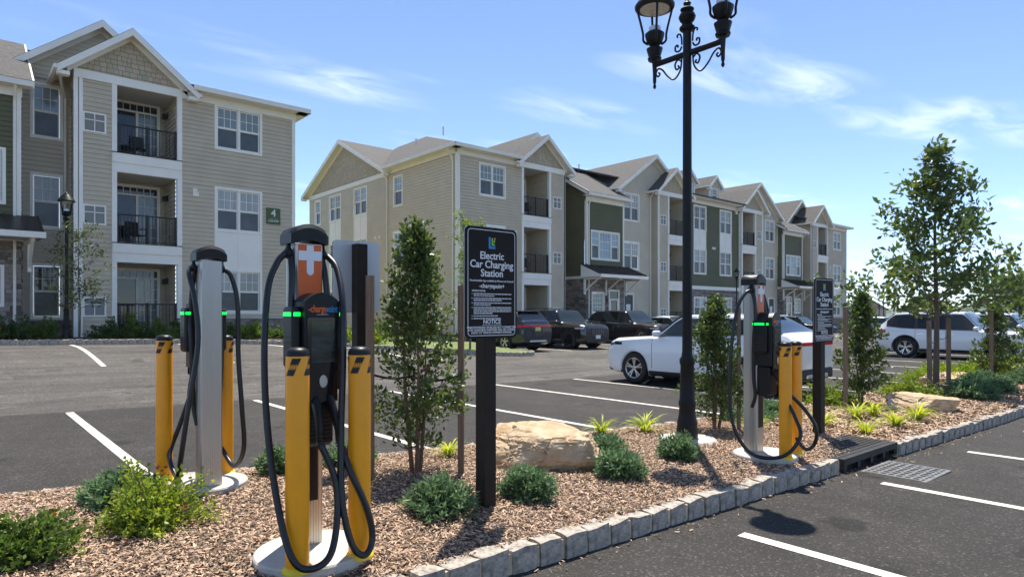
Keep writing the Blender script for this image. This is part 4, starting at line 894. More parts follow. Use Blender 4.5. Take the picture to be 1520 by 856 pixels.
# ============================================================ SIGNS
def rounded(w_, h, r_, n=6):
    P = []
    for cx, cz, a0 in ((w_/2-r_, h/2-r_, 0), (-w_/2+r_, h/2-r_, 90), (-w_/2+r_, -h/2+r_, 180), (w_/2-r_, -h/2+r_, 270)):
        for i in range(n+1): a = R(a0+90*i/n); P.append((cx+r_*math.cos(a), cz+r_*math.sin(a)))
    return P
def sign(x, y, rz, label, Hs=.762, Ws=.457, top=1.83, face=True, post_top=None):
    r = empty('charging_sign', (x, y, Mz(x, y)-.03), rz, label, 'sign'); pw = .052
    pt = post_top or top-.04
    mb = MB(); mb.bbox((-pw, -pw, -.1), (pw, pw, pt), .004); mb.build('post', 'post_brown', r)
    zc = top-Hs/2; mb = MB()
    P = rounded(Ws, Hs, .035); mb.loft([[(a, yy, zc+b) for a, b in P] for yy in (-pw-.016, -pw-.004)]); pn = mb.build('panel', 'sign_brown', r)
    mb = MB(); mb.loft([[(a, yy, zc+b) for a, b in P] for yy in (-pw-.0035, -pw+.0005)]); mb.build('panel_back', 'sign_back', r)
    yf = -pw-.0165
    def ln(a0, a1, b0, b1, m='white_paint', nm='rule'): q = MB(); q.box((a0, yf, zc+b0), (a1, yf-.001, zc+b1)); return q.build(nm, m, pn)
    if not face: return r
    A = rounded(Ws-.035, Hs-.035, .028); B = rounded(Ws-.044, Hs-.044, .024); n = len(A)
    mb = MB(); mb.add([(a, yf-.0008, zc+b) for a, b in A]+[(a, yf-.0008, zc+b) for a, b in B], [(i, (i+1) % n, n+(i+1) % n, n+i) for i in range(n)]); mb.build('border', 'white_paint', pn)
    def tx(body, size, z, bold=.0, m='white_paint', x0=0., al='CENTER', nm='lettering'):
        t = text_mesh(body, size, m, pn, align=al, bold=bold, ext=.0006, name=nm); t.rotation_euler = (R(90), 0, 0); t.location = (x0, yf-.0012, zc+z); return t
    def logo(a, b, c, d, m): ln(a, b, c, d, m, 'logo_bar')
    logo(-.030, -.012, .235, .315, 'logo_blue'); logo(-.0118, .030, .235, .252, 'logo_blue'); logo(-.004, .008, .258, .310, 'logo_green'); logo(.0082, .026, .258, .270, 'logo_green'); logo(.012, .026, .278, .296, 'logo_green'); logo(.018, .030, .300, .312, 'bollard_yellow')
    mb = MB(); mb.lathe([(.006, 0), (.006, .003), (0, .004)], 10); mb.v = [(a, yf-c, zc+.219+b) for a, b, c in mb.v]; mb.build('bolt', 'charger_black', pn)
    for s_, z in (('Electric', .185), ('Car Charging', .125), ('Station', .065)): tx(s_, .071, z, .0012)
    tx('Downloadable App available by iPhone and Android', .0185, .014, .0003); tx('-chargepoin+', .042, -.022, .0008)
    tx('INSTRUCTIONS:', .016, -.056, .0004, x0=-.175, al='LEFT')
    ROWS = ['1.', 2, '2.', 2, '3.', 2, '4.', 4, '5.', 1, '6.', 1]; z = -.076
    mk = MB(); rr = random.Random(5)
    for a, k in zip(ROWS[::2], ROWS[1::2]):
        tx(a, .013, z, .0003, x0=-.178, al='LEFT')
        for j in range(k):      # print too fine to read: broken rules of word lengths
            xx = -.160; end = .175 if j < k-1 else rr.uniform(-.02, .14)
            while xx < end: w_ = rr.uniform(.008, .03); mk.box((xx, yf, zc+z-.0032), (min(xx+w_, end), yf-.0008, zc+z+.0032)); xx += w_+.004
            z -= .0135
        z -= .004
    mk.build('fine_print', 'white_paint', pn, kind='stuff')
    tx('NOTICE', .043, -.268, .0008); ln(-.085, .085, -.2905, -.288)
    for s_, z in (('UNAUTHORIZED VEHICLES NOT CONNECTED', -.306), ('FOR CHARGING PURPOSES WILL BE TOWED', -.324), ("AWAY AT VEHICLE OWNER'S EXPENSE.", -.342)): tx(s_, .0205, z, .0004)
    return r
sign(2.80, 3.50, 0, 'dark brown car charging notice sign standing by the boulder', top=1.965)
sign(7.86, 3.40, R(-3), 'dark brown car charging notice sign behind the storm drain', top=1.90)
sign(2.72, 5.20, math.pi, 'sign seen from its plain grey back on a dark brown post', top=2.03, Hs=.64, Ws=.457, face=False, post_top=2.0)
# ============================================================ LAMPS
def lantern_parts(parent, c, s=1., glow=True):
    """open cage lantern standing on c"""
    x, y, z = c; k = s
    mb = MB(); mb.lathe([(.03, 0), (.085, .0), (.095, .03), (.08, .05), (.105, .14), (.11, .16), (.07, .18), (.06, .20), (.10, .24), (.125, .32), (.13, .36), (.10, .385)], 18, c); mb.v = [(x+(a-x)*k, y+(b-y)*k, z+(d-z)*k) for a, b, d in mb.v]; autosmooth(mb.build('lantern_base', 'lamp_black', parent), 40)
    for i in range(4):
        a = math.pi/4+i*math.pi/2; q = lambda r_, h: (x+r_*k*math.cos(a), y+r_*k*math.sin(a), z+h*k)
        mb = MB(); mb.tube(spline([q(.09, .22), q(.15, .27), q(.155, .36), q(.185, .50), q(.225, .66), q(.235, .72)], 4), .016*k, 6); mb.build('cage_rib', 'lamp_black', parent)
    mb = MB(); mb.lathe([(.20, .70), (.262, .71), (.268, .74), (.25, .77), (.235, .79), (.19, .86), (.10, .97), (.05, .93), (.035, .97), (.05, 1.0), (.02, 1.05), (0, 1.06)], 26, c); mb.v = [(x+(a-x)*k, y+(b-y)*k, z+(d-z)*k) for a, b, d in mb.v]; autosmooth(mb.build('lantern_roof', 'lamp_black', parent), 40)
    mb = MB(); mb.lathe([(0, .690), (.196, .690), (.196, .699), (0, .6995)], 24, c); mb.v = [(x+(a-x)*k, y+(b-y)*k, z+(d-z)*k) for a, b, d in mb.v]; mb.build('lens', 'lamp_lens', parent)
    mb = MB(); mb.lathe([(.075, .384), (.08, .40), (.08, .45), (.07, .46), (0, .462)], 18, c); mb.v = [(x+(a-x)*k, y+(b-y)*k, z+(d-z)*k) for a, b, d in mb.v]; mb.build('lamp_cup', 'lamp_glass', parent)
def lamp_post(u, v, z, H, label, double=False, ls=1., grp=None, rz=0., foot=None, detail=True):
    r = empty('street_lamp', (u, v, z), rz, label, 'street lamp', grp)
    mb = MB(); b = .70 if double else .62
    mb.lathe([(0, 0), (.165*b, 0), (.17*b, .10), (.155*b, .13), (.16*b, .17), (.145*b, .21), (.13*b, .26), (.125*b, .34), (.135*b, .36), (.135*b, .40), (.12*b, .42), (.105*b, .80), (.12*b, .83), (.12*b, .87), (.09*b, .90), (.082*b, .95)], 24); autosmooth(mb.build('base_casting', 'lamp_black', r), 35)
    mb = MB(); n = 16
    mb.lathe([(.080*b, .94), (.066*b, H)], n); autosmooth(mb.build('shaft', 'lamp_black', r), 60)
    if foot: mb = MB(); mb.lathe([(0, -.15), (foot, -.15), (foot, -.03), (foot-.03, -.004), (0, -.002)], 28); autosmooth(mb.build('footing', 'concrete', r), 40)
    if not double:
        mb = MB(); mb.lathe([(.05, H-.02), (.075, H), (.055, H+.03), (.05, H+.06)], 16); mb.build('collar', 'lamp_black', r); lantern_parts(r, (0, 0, H+.04), ls); return r
    mb = MB(); mb.lathe([(.066, H-.02), (.085, H), (.085, H+0.020), (.062, H+0.041), (.055, H+0.068), (.08, H+0.095), (.095, H+0.136), (.08, H+0.170), (.05, H+0.184), (.075, H+0.211), (.075, H+0.224), (.045, H+0.245), (.03, H+0.258), (.042, H+0.279), (.042, H+0.292), (.018, H+0.313), (.022, H+0.326), (0, H+0.340)], 20); autosmooth(mb.build('finial', 'lamp_black', r), 40)
    za = H-.27; Lh = .44
    for s in (-1, 1):
        mb = MB(); mb.tube([(0, s*.03, za), (0, s*Lh, za)], .032, 10); mb.build('arm', 'lamp_black', r)
        mb = MB(); mb.lathe([(0, -.28), (.012, -.275), (.02, -.25), (.012, -.225), (.02, -.20), (.022, -.1), (.028, 0), (.035, .06), (.05, .09)], 12, (0, s*Lh, za)); mb.build('drop_finial', 'lamp_black', r)
        sc = lambda pts: mb.tube(spline([(0, s*a, za+b) for a, b in pts], 5), .0105, 6)
        mb = MB(); sc([(.07, -.02), (.09, -.16), (.17, -.24), (.26, -.18), (.33, -.09), (.39, -.06), (.42, -.11), (.39, -.15), (.365, -.125), (.385, -.105)])
        mb.build('scroll', 'lamp_black', r)
        mb = MB(); sc([(.07, -.07), (.12, -.035), (.16, -.08), (.14, -.14), (.105, -.125), (.12, -.10)]); mb.build('scroll', 'lamp_black', r)
        mb = MB(); sc([(.07, .10), (.10, .06), (.15, .07), (.155, .12), (.125, .13), (.12, .105)]); mb.build('scroll', 'lamp_black', r)
        mb = MB(); sc([(.07, .12), (.075, .20), (.10, .25), (.13, .24), (.125, .215)]); mb.build('scroll', 'lamp_black', r)
        lantern_parts(r, (0, s*Lh, za+.05), ls)
    return r
lamp_post(6.15, 4.10, Mz(6.15, 4.10)+.03, 4.54, 'tall black double headed lamp post with scrolled arms on the island', True, .86, foot=.33)
lamp_post(2.47, 22.9, bed_z(2.47, 22.9), 3.4, 'black single lantern lamp post beside the set back wall of building 4', False, .85, foot=.3)
lamp_post(41.7, 23.75, .05, 3.75, 'black single lantern lamp post before the green siding of the long building', False, .8)
lamp_post(66.2, 22.6, -.1, 3.7, 'black single lantern lamp post by the far end of the long building', False, .8)
lamp_post(82, 28.5, -.2, 4.3, 'black double headed lamp post standing by the silver sedan', True, .8)
# ============================================================ ROCKS
def rock(name, u, v, L, W, H, rz, label, seed, sink=.08, flat=.0):
    """split sandstone block: faceted by cutting planes, bedded front, pitted skin"""
    bm = bmesh.new(); bmesh.ops.create_cube(bm, size=1); bmesh.ops.subdivide_edges(bm, edges=bm.edges, cuts=31, use_grid_fill=True); rnd = random.Random(seed)
    pl = [(Vector((rnd.uniform(-1, 1), rnd.uniform(-1, 1), rnd.uniform(-.5, .5))).normalized(), rnd.uniform(.40, .50)) for _ in range(9)]+[(Vector((rnd.uniform(-.25, .25), rnd.uniform(-.3, .1), 1)).normalized(), .40), (Vector((.75, .2, .7)).normalized(), .50), (Vector((-.7, -.3, .55)).normalized(), .50)]
    for x in bm.verts:
        s = x.co*.90+x.co.normalized()*.06
        for n, d in pl:
            e = s.dot(n)-d
            if e > 0: s -= n*e
        p = Vector((s.x*L, s.y*W, s.z*H))*4+Vector((seed*3., 0, 0))
        side = 1-min(1, max(0, (s.z-.28)*8)); bed = mnoise.noise((s.z*9+seed+s.x*.8, s.x*.7, s.y*.7)); bed = (bed-math.floor(bed*3)/3)*.05
        w_ = mnoise.fractal(p, .75, 2.1, 7)*.042+(abs(mnoise.noise(p*1.4))-.25)*.06-max(0, .05-abs(mnoise.noise(p*.8+Vector((7, 3, 1)))))*.9+bed*side*1.3
        s = s+s.normalized()*w_
        x.co = Vector((s.x*L, s.y*W, (s.z+.5)*H*1.1-sink))
    me = bpy.data.meshes.new(name); bm.to_mesh(me); bm.free()
    o = link(name, me, None, ('sandstone',), True); me.set_sharp_from_angle(angle=R(24)); o.location = (u, v, Mz(u, v)); o.rotation_euler = (0, 0, rz); return tag(o, label, 'rock')
rock('boulder', 4.02, 4.12, 1.0, .56, .40, R(-42), 'large tan sandstone boulder lying beside the charging notice sign', 3)
rock('flat_rock', 11.6, 3.42, 1.15, .62, .34, R(-28), 'flat tan sandstone slab low in the mulch among the yellow green grasses', 8, .12)
rock('flat_rock', 16.9, 4.35, 1.5, .6, .30, R(-35), 'low tan slab behind the staked tree in front of the lime shrub', 12, .1)
# stakes
def stake(u, v, h, label, lean=(0, 0), r_=.024):
    z = Mz(u, v) if v < 8 else G(u, v); mb = MB(); mb.tube([(0, 0, -.15), (lean[0]*.5, lean[1]*.5, h*.5), (lean[0], lean[1], h)], r_*1.15, 4); o = mb.build('wooden_stake', 'stake_wood'); o.location = (u, v, z); return tag(o, label, 'stake')
stake(3.19, 4.32, 1.58, 'wooden stake between the broad holly and the notice sign', r_=.03)
stake(2.47, 4.55, 1.63, 'wooden stake between the charger and the broad holly', r_=.034)
stake(7.25, 4.1, 1.5, 'wooden stake behind the holly by the lamp post charger')
stake(10.5, 4.13, 1.60, 'wooden stake by the holly near the storm drain sign', r_=.034)
stake(14.5, 4.12, 1.40, 'leaning wooden stake on the near side of the staked tree', (.12, .05), .04)
stake(16.2, 4.25, 1.45, 'upright wooden stake on the far side of the staked tree', (0, 0), .04)
stake(17.9, 3.86, 1.60, 'wooden stake before the dark holly by the lime shrub', r_=.036)
# black tree ties
def tie(p, q, name='tree_tie', label=''):
    mb = MB(); mb.tube(spline([p, ((p[0]+q[0])/2, (p[1]+q[1])/2, (p[2]+q[2])/2-.03), q], 4), .010, 6); return tag(mb.build(name, 'cable'), label, 'tie')
tie((2.47, 4.56, 1.02), (2.9, 4.58, .98), label='black strap tying the broad holly to the stake by the charger'); tie((3.19, 4.33, .98), (2.93, 4.57, .96), label='black strap tying the broad holly to the stake by the sign'); tie((14.6, 4.15, .95), (15.45, 4.28, .92), label='black strap tying the tree to the leaning stake'); tie((16.2, 4.25, 1.0), (15.5, 4.28, .97), label='black strap tying the tree to the upright stake')
# ============================================================ PLANTS
def leaves(name, C, D, size, m, parent, asp=.5, fold=.25, jit=.35, kind='stuff'):
    """one folded leaf (4 corners) at each point C growing along D"""
    C = np.asarray(C, 'f4'); D = np.asarray(D, 'f4'); N = len(C); D = D/np.maximum(1e-6, np.linalg.norm(D, axis=1, keepdims=True))
    L = size*RNG.uniform(1-jit, 1+jit, N)[:, None]; r = RNG.normal(size=(N, 3)); S = np.cross(D, r); S /= np.maximum(1e-6, np.linalg.norm(S, axis=1, keepdims=True)); U = np.cross(S, D)
    P = np.stack([C, C+D*L*.5+S*L*asp*.5+U*L*fold*.3, C+D*L-U*L*fold*.2, C+D*L*.5-S*L*asp*.5+U*L*fold*.3], 1)
    return pyd(name, P.reshape(-1, 3), np.arange(4*N).reshape(N, 4), m, parent, kind)
def limb(mb, p, q, r0, r1, n=6, bend=.06, k=4):
    p, q = Vector(p), Vector(q); L = (q-p).length; o = Vector([random.uniform(-1, 1)*bend*L for _ in range(3)]); pts = [p, p.lerp(q, .5)+o, q]; P = spline(pts, k); mb.tube(P, [r0+(r1-r0)*i/(len(P)-1) for i in range(len(P))], n, True); return P
def rvec(n, z=(-.3, 1.)): 
    a = RNG.uniform(0, 6.283, n); h = RNG.uniform(z[0], z[1], n); s = np.sqrt(np.maximum(0, 1-h*h)); return np.stack([np.cos(a)*s, np.sin(a)*s, h], 1)
def holly(u, v, h, r_, label, seed, z=None, clusters=150, per=24, leaf=.047, m='leaf_holly', base=.22, grp='columnar hollies on the island', top=.12, name='holly', cat='shrub'):
    global RNG; RNG = np.random.default_rng(seed); random.seed(seed)
    zz = Mz(u, v) if z is None else z; r = empty(name, (u, v, zz-.01), 0, label, cat, grp)
    for k in range(3):
        a = k*2.1+seed; mb = MB(); limb(mb, (.03*math.cos(a), .03*math.sin(a), -.05), (.10*math.cos(a), .10*math.sin(a), h*(.75-.12*k)), .022, .005, 7, .03); mb.build('stem', 'stem_brown', r)
    C = []; D = []; tw = MB()
    for i in range(clusters):
        t = RNG.random()**.85; zc = base*h*.6+(h*.97-base*h*.6)*t
        pr = min(1, .40+(zc/h)/.45)*(1-max(0, (zc/h-.35)/.65)**1.3*(1-top))        # width profile
        R_ = r_*pr*(.72+.45*RNG.random()); a = RNG.uniform(0, 6.283); q = RNG.random()**.55*R_
        p0 = np.array([.05*math.cos(a), .05*math.sin(a), zc-.12]); c = np.array([q*math.cos(a), q*math.sin(a), zc])
        if i % 3 == 0: tw.tube([p0, (p0+c)/2+np.array([0, 0, -.02]), c], [.006, .004, .002], 4)
        d = (c-p0)/np.linalg.norm(c-p0); k = int(per*RNG.uniform(.6, 1.4)); s = RNG.uniform(-.09, .07, k)[:, None]
        C.append(c+d*s+RNG.normal(0, .026, (k, 3))); D.append(d*.6+RNG.normal(0, .7, (k, 3))+np.array([0, 0, .25]))
    tw.build('twigs', 'stem_brown', r, kind='stuff', fix=False)
    leaves('foliage', np.concatenate(C), np.concatenate(D), leaf, m, r, .55)
    return r
def juniper(u, v, r_, h, label, seed, m='leaf_juniper', n=420, z=None, per=13, grp='blue green junipers in the mulch', nl=.055):
    global RNG; RNG = np.random.default_rng(seed)
    zz = Mz(u, v) if z is None else z; r = empty('juniper', (u, v, zz), 0, label, 'shrub', grp)
    d = rvec(n, (-.05, 1)); rad = RNG.uniform(.55, 1.04, n)*(1+.22*np.sin(d[:, 0]*5+seed)*np.cos(d[:, 1]*4)); lump = np.stack([d[:, 0]*r_*rad, d[:, 1]*r_*rad, np.maximum(.02, d[:, 2]*h*rad+.03)], 1)
    g = d*np.array([1, 1, .9])+RNG.normal(0, .35, (n, 3))+np.array([0, 0, .25]); g /= np.linalg.norm(g, axis=1, keepdims=True)
    t = np.linspace(-.055, .05, per)[None, :, None]; C = lump[:, None, :]+g[:, None, :]*t; D = g[:, None, :]*.8+RNG.normal(0, .55, (n, per, 3)); C = C.reshape(-1, 3); C[:, 2] = np.maximum(C[:, 2], .0)
    mb = MB(); [mb.tube([(0, 0, -.03), (r_*.3*math.cos(a), r_*.3*math.sin(a), h*.4), (r_*.6*math.cos(a), r_*.6*math.sin(a), h*.55)], [.014, .009, .004], 5) for a in (0, 1.3, 2.5, 3.7, 5)]; mb.build('stems', 'stem_brown', r, kind='stuff')
    leaves('foliage', C, D.reshape(-1, 3), nl, m, r, .30, .1); return r
def lily(u, v, s, label, seed, n=64, grp='yellow green grass clumps'):
    global RNG; RNG = np.random.default_rng(seed); r = empty('ornamental_grass', (u, v, Mz(u, v)), 0, label, 'grass clump', grp); V = []; F = []
    for i in range(n):
        a = RNG.uniform(0, 6.283); L = s*RNG.uniform(.65, 1.15); w_ = .0085*RNG.uniform(.7, 1.3)*s/.3; el = RNG.uniform(.9, 1.5); d = np.array([math.cos(a), math.sin(a)]); p = np.array([d[0]*.03*RNG.random(), d[1]*.03*RNG.random(), -.01]); S = np.array([-d[1], d[0], 0])*w_; k = len(V)
        for j in range(6):
            t = j/5; V += [tuple(p-S*(1-t**2*.9)), tuple(p+S*(1-t**2*.9))]; e = el-t*RNG.uniform(1.3, 2.1); p = p+np.array([d[0]*math.cos(e), d[1]*math.cos(e), math.sin(e)])*L/5
        F += [(k+2*j, k+2*j+1, k+2*j+3, k+2*j+2) for j in range(5)]
    pyd('blades', V, F, 'leaf_lily', r, 'stuff'); return r
def mound(u, v, r_, h, label, seed, m='leaf_spirea', n=170, per=22, leaf=.034, z=None, grp=None, name='shrub', accents=None, asp=.6):
    """loose rounded shrub: arching twigs set with small leaves"""
    global RNG; RNG = np.random.default_rng(seed); random.seed(seed); zz = Mz(u, v) if z is None else z; r = empty(name, (u, v, zz), 0, label, 'shrub', grp)
    C = []; D = []; tw = MB(); d = rvec(n, (.0, 1))
    for i in range(n):
        rad = RNG.uniform(.6, 1.12); tip = d[i]*np.array([r_, r_, h])*rad*(1+.2*math.sin(d[i][0]*6+seed)); tip[2] = max(tip[2], .04); mid = tip*np.array([.5, .5, .68])
        if i % 2 == 0: tw.tube([(0, 0, -.02), tuple(mid), tuple(tip)], [.005, .0035, .0015], 4)
        t = RNG.uniform(.35, 1.05, per)[:, None]; c = (1-t)**2*0+2*t*(1-t)*mid+t*t*tip; C.append(c+RNG.normal(0, .018*r_/.4, (per, 3))); D.append(d[i]*.5+RNG.normal(0, .7, (per, 3))+np.array([0, 0, .3]))
    tw.build('twigs', 'stem_brown', r, kind='stuff', fix=False)
    C = np.concatenate(C); D = np.concatenate(D); C[:, 2] = np.maximum(C[:, 2], .01); leaves('foliage', C, D, leaf, m, r, asp)
    if accents: k = accents[1]; q = d[:k]*np.array([r_, r_, h])*1.03; q[:, 2] = np.maximum(q[:, 2], .05); leaves('blooms', np.repeat(q, 5, 0)+RNG.normal(0, .012, (5*k, 3)), rvec(5*k), leaf*.9, accents[0], r, .8)
    return r
def tree(u, v, z, H, label, seed, crown=1.4, first=.32, leaf=.13, m='leaf_oak', limbs=30, per=26, tr=.05, lean=(0, 0), grp=None, name='tree', prof=None, asp=.5, sub=4):
    global RNG; RNG = np.random.default_rng(seed); random.seed(seed); r = empty(name, (u, v, z-.03), 0, label, 'tree', grp)
    tk = MB(); top = Vector((lean[0], lean[1], H*.97)); P = spline([(0, 0, -.1), (lean[0]*.2+.02, lean[1]*.2, H*.3), (lean[0]*.5-.02, lean[1]*.5+.03, H*.65), tuple(top)], 8); tk.tube(P, [tr*(1-.9*i/(len(P)-1)) for i in range(len(P))], 9); tk.build('trunk', 'bark', r, smooth=True)
    br = MB(); C = []; D = []
    def clump(c, d, k, sp): C.append(np.array(c)+np.clip(RNG.normal(0, sp, (k, 3)), -1.5*sp, 1.5*sp)); D.append(np.array(d)*.5+RNG.normal(0, .75, (k, 3))+np.array([0, 0, -.05]))
    for i in range(limbs):
        t = (i/(limbs-1))**1.25; zb = H*(first+(.96-first)*t); p = P[min(len(P)-1, int(len(P)*zb/H))]; p = Vector((p.x, p.y, zb)); a = i*2.4+random.uniform(-.4, .4)
        L = crown*(prof(t) if prof else (1-t*.82))*random.uniform(.55, 1.3); el = random.uniform(.15, .6)+t*.5
        q = p+Vector((math.cos(a)*math.cos(el), math.sin(a)*math.cos(el), math.sin(el)*.9))*L
        B = limb(br, p, q, tr*.30*(1-t*.6), .006, 5, .07)
        for s in range(sub):
            k = B[int(len(B)*(.4+.6*s/sub))-1] if s else B[-1]; dd = Vector((random.uniform(-1, 1), random.uniform(-1, 1), random.uniform(-.3, .6))).normalized(); e = k+dd*L*random.uniform(.16, .34)
            br.tube([k, k.lerp(e, .5)+Vector((0, 0, .02)), e], [.006, .004, .002], 4); clump(e, dd, int(per*random.uniform(.5, 1.2)*(.45+.6*min(1.3, L))), leaf*.85); clump(k, dd, per//4, leaf*.7)
    clump(top, (0, 0, 1), per, leaf)
    br.build('branches', 'bark', r, kind='stuff', fix=False); leaves('crown', np.concatenate(C), np.concatenate(D), leaf, m, r, asp)
    return r
# --- island
holly(2.93, 4.60, 2.12, .43, 'broad glossy holly between the notice sign and the grey backed sign', 21, clusters=290, per=24, grp=None)
holly(7.05, 4.30, 1.62, .36, 'holly behind the lamp post and its charger', 22, clusters=230, per=24, leaf=.05)
holly(11.3, 4.20, 1.9, .42, 'holly with a stake beyond the storm drain sign', 23, clusters=240, per=22, leaf=.06, top=.02)
holly(18.6, 3.95, 1.75, .46, 'dark holly with a stake beside the low lime shrub', 24, clusters=150, per=18, leaf=.075, base=.1)
holly(20.6, 3.5, 1.8, .6, 'dark holly past the staked one at the far end of the island', 25, clusters=120, per=18, leaf=.09, base=.1)
for i, (u, v, r_, h, lab) in enumerate([(2.45, 3.56, .205, .20, 'blue green juniper below the notice sign by the boulder'), (3.17, 3.48, .17, .165, 'blue green juniper in front of the boulder'), (4.22, 3.48, .21, .19, 'blue green juniper nearest the kerb beyond the boulder'), (4.72, 4.10, .20, .18, 'blue green juniper close behind the boulder end'), (5.22, 3.58, .185, .17, 'small juniper at the foot of the lamp post footing'), (2.66, 5.25, .18, .18, 'juniper in the shade behind the broad holly'), (.86, 5.12, .23, .20, 'juniper behind the rounded yellow green shrub'), (2.05, 5.35, .15, .15, 'small juniper behind the two bollards'),
    (14.0, 3.35, .38, .24, 'dark juniper by the kerb beyond the flat slab'), (15.4, 3.35, .42, .25, 'dark juniper second along the kerb past the flat slab'), (16.6, 3.7, .42, .26, 'dark juniper behind the pair along the kerb'), (17.9, 3.2, .42, .26, 'dark juniper farthest along the kerb'), (8.1, 4.45, .28, .2, 'juniper behind the storm drain sign'), (8.9, 4.5, .28, .2, 'juniper between the storm drain sign and the white car')]):
    juniper(u, v, r_*(1+.12*math.sin(i*2.7)), h*(.82+.14*math.sin(i*1.9)), lab, 40+i, n=int(340*max(.8, min(1.25, r_/.2))), nl=.045 if r_ < .3 else .07)
for i, (u, v, s, lab) in enumerate([(5.75, 5.0, .31, 'grass clump behind the boulder, nearer the boulder'), (6.25, 4.75, .36, 'grass clump between the boulder and the lamp post'), (4.75, 5.25, .28, 'grass clump behind the boulder by the parking line'), (3.55, 5.0, .26, 'grass clump between the stake and the notice sign'), (8.45, 3.60, .36, 'grass clump right beside the storm drain sign'), (9.5, 3.6, .40, 'grass clump in the middle of the mulch past the storm drain sign'), (8.35, 3.05, .34, 'grass clump close to the kerb past the drain'), (9.35, 3.05, .36, 'second grass clump along the kerb past the drain'), (10.2, 3.05, .42, 'grass clump at the foot of the flat slab'), (10.0, 3.55, .38, 'grass clump between the slab and the staked holly'), (7.45, 4.0, .30, 'grass clump behind the bollards of the lamp post charger'), (20.5, 3.1, .5, 'grass clump at the far end of the island kerb')]):
    lily(u, v, s, lab, 70+i)
mound(.90, 4.42, .33, .34, 'rounded yellow green shrub with small leaves behind the orange charger', 91, n=230, per=24, leaf=.030, accents=('leaf_rust', 5))
mound(.22, 4.20, .30, .24, 'low green rose like shrub with rusty tips at the mulch edge', 92, n=170, per=22, leaf=.034, m='leaf_bush', accents=('petal_orange', 5))
mound(13.3, 4.15, .55, .32, 'low olive green shrub in front of the staked tree', 93, leaf=.05, n=150, m='leaf_spirea')
for k, (u, v) in enumerate(((17.2, 4.75), (18.6, 4.8))): mound(u, v, .75, .30, ('spreading lime green shrub right behind the staked tree', 'spreading lime green shrub beside the dark staked holly')[k], 94+k, m='leaf_juniper_green', n=190, per=26, leaf=.07, grp='lime shrubs behind the staked tree', asp=.3)
mound(11.0, 4.6, .5, .35, 'yellow green shrub behind the staked holly', 96, m='leaf_lime_bush', leaf=.05, n=110); mound(20.0, 4.3, .7, .5, 'yellow green shrub between the far hollies', 97, m='leaf_lime_bush', leaf=.07, n=110)
tree(15.45, 4.28, Mz(15.45, 4.28), 5.15, 'young shade tree held by two wooden stakes', 5, crown=2.35, first=.27, leaf=.14, limbs=32, per=23, tr=.065, lean=(.12, 0), sub=6, prof=lambda t: (1-t)*.76+.07 if t > .1 else .62)
# --- beds before the buildings
tree(2.75, 22.6, bed_z(2.75, 22.6), 3.1, 'multi stemmed myrtle beside the lantern lamp of building 4', 6, crown=1.0, first=.3, leaf=.085, m='leaf_myrtle', limbs=22, per=18, tr=.03, name='myrtle', prof=lambda t: .7)
tree(14.9, 19.6, bed_z(14.9, 19.6), 4.9, 'slender pale leaved young tree on the lawn at the building corner', 8, crown=1.15, first=.26, leaf=.10, m='leaf_birch', limbs=34, per=20, tr=.045, prof=lambda t: .75-.3*abs(t-.45))
S = 0
for u, v, r_, h, m_, lab in [(.2, 23.4, .5, .5, 'leaf_boxwood', 'round boxwood before the stone porch of building 4'), (1.2, 23.3, .5, .6, 'leaf_boxwood', 'round boxwood between the porch and the lantern lamp'), (2.0, 23.9, .6, .6, 'leaf_bush', 'wide green bush behind the lantern lamp'), (3.6, 23.2, .5, .5, 'leaf_boxwood', 'dark bush under the wall grille of building 4'), (4.3, 23.3, .55, .65, 'leaf_bush', 'green bush before the ground floor balcony of building 4'), (5.0, 22.9, .5, .5, 'leaf_bush', 'second green bush before the ground floor balcony'), (5.7, 23.3, .5, .6, 'leaf_boxwood', 'dark boxwood at the corner post of the balcony bay'), (7.0, 23.4, .6, .6, 'leaf_bush', 'green bush hidden behind the plain backed charger'), (8.0, 23.3, .55, .55, 'leaf_lime_bush', 'lime bush under the paired windows of building 4'), (8.9, 23.3, .6, .5, 'leaf_bush', 'low green bush under the number 4 sign'), (9.8, 23.2, .5, .45, 'leaf_bush', 'low bush at the end wall corner of building 4'), (11.2, 22.9, .55, .6, 'leaf_lime_bush', 'lime bush between the two buildings behind the grey backed sign'), (12.3, 22.6, .6, .6, 'leaf_lime_bush', 'second lime bush between the two buildings'), (13.6, 24.4, .7, .8, 'leaf_bush', 'green bush before the end wall of the long building'), (28.6, 24.75, .35, 1.0, 'leaf_boxwood', 'upright dark shrub at the stone entrance behind the jeep like car'), (26.9, 24.8, .35, .8, 'leaf_boxwood', 'dark shrub in the recess behind the black car')]:
    S += 1; mound(u, v, r_, h, lab, 110+S, m=m_, n=70, per=22, leaf=.085, z=bed_z(u, v), grp='bushes in the building beds')
mound(.75, 22.75, .28, .4, 'small bush with orange flowers at the bed kerb of building 4', 140, n=50, leaf=.06, z=bed_z(.75, 22.75), m='leaf_bush', accents=('petal_orange', 14))
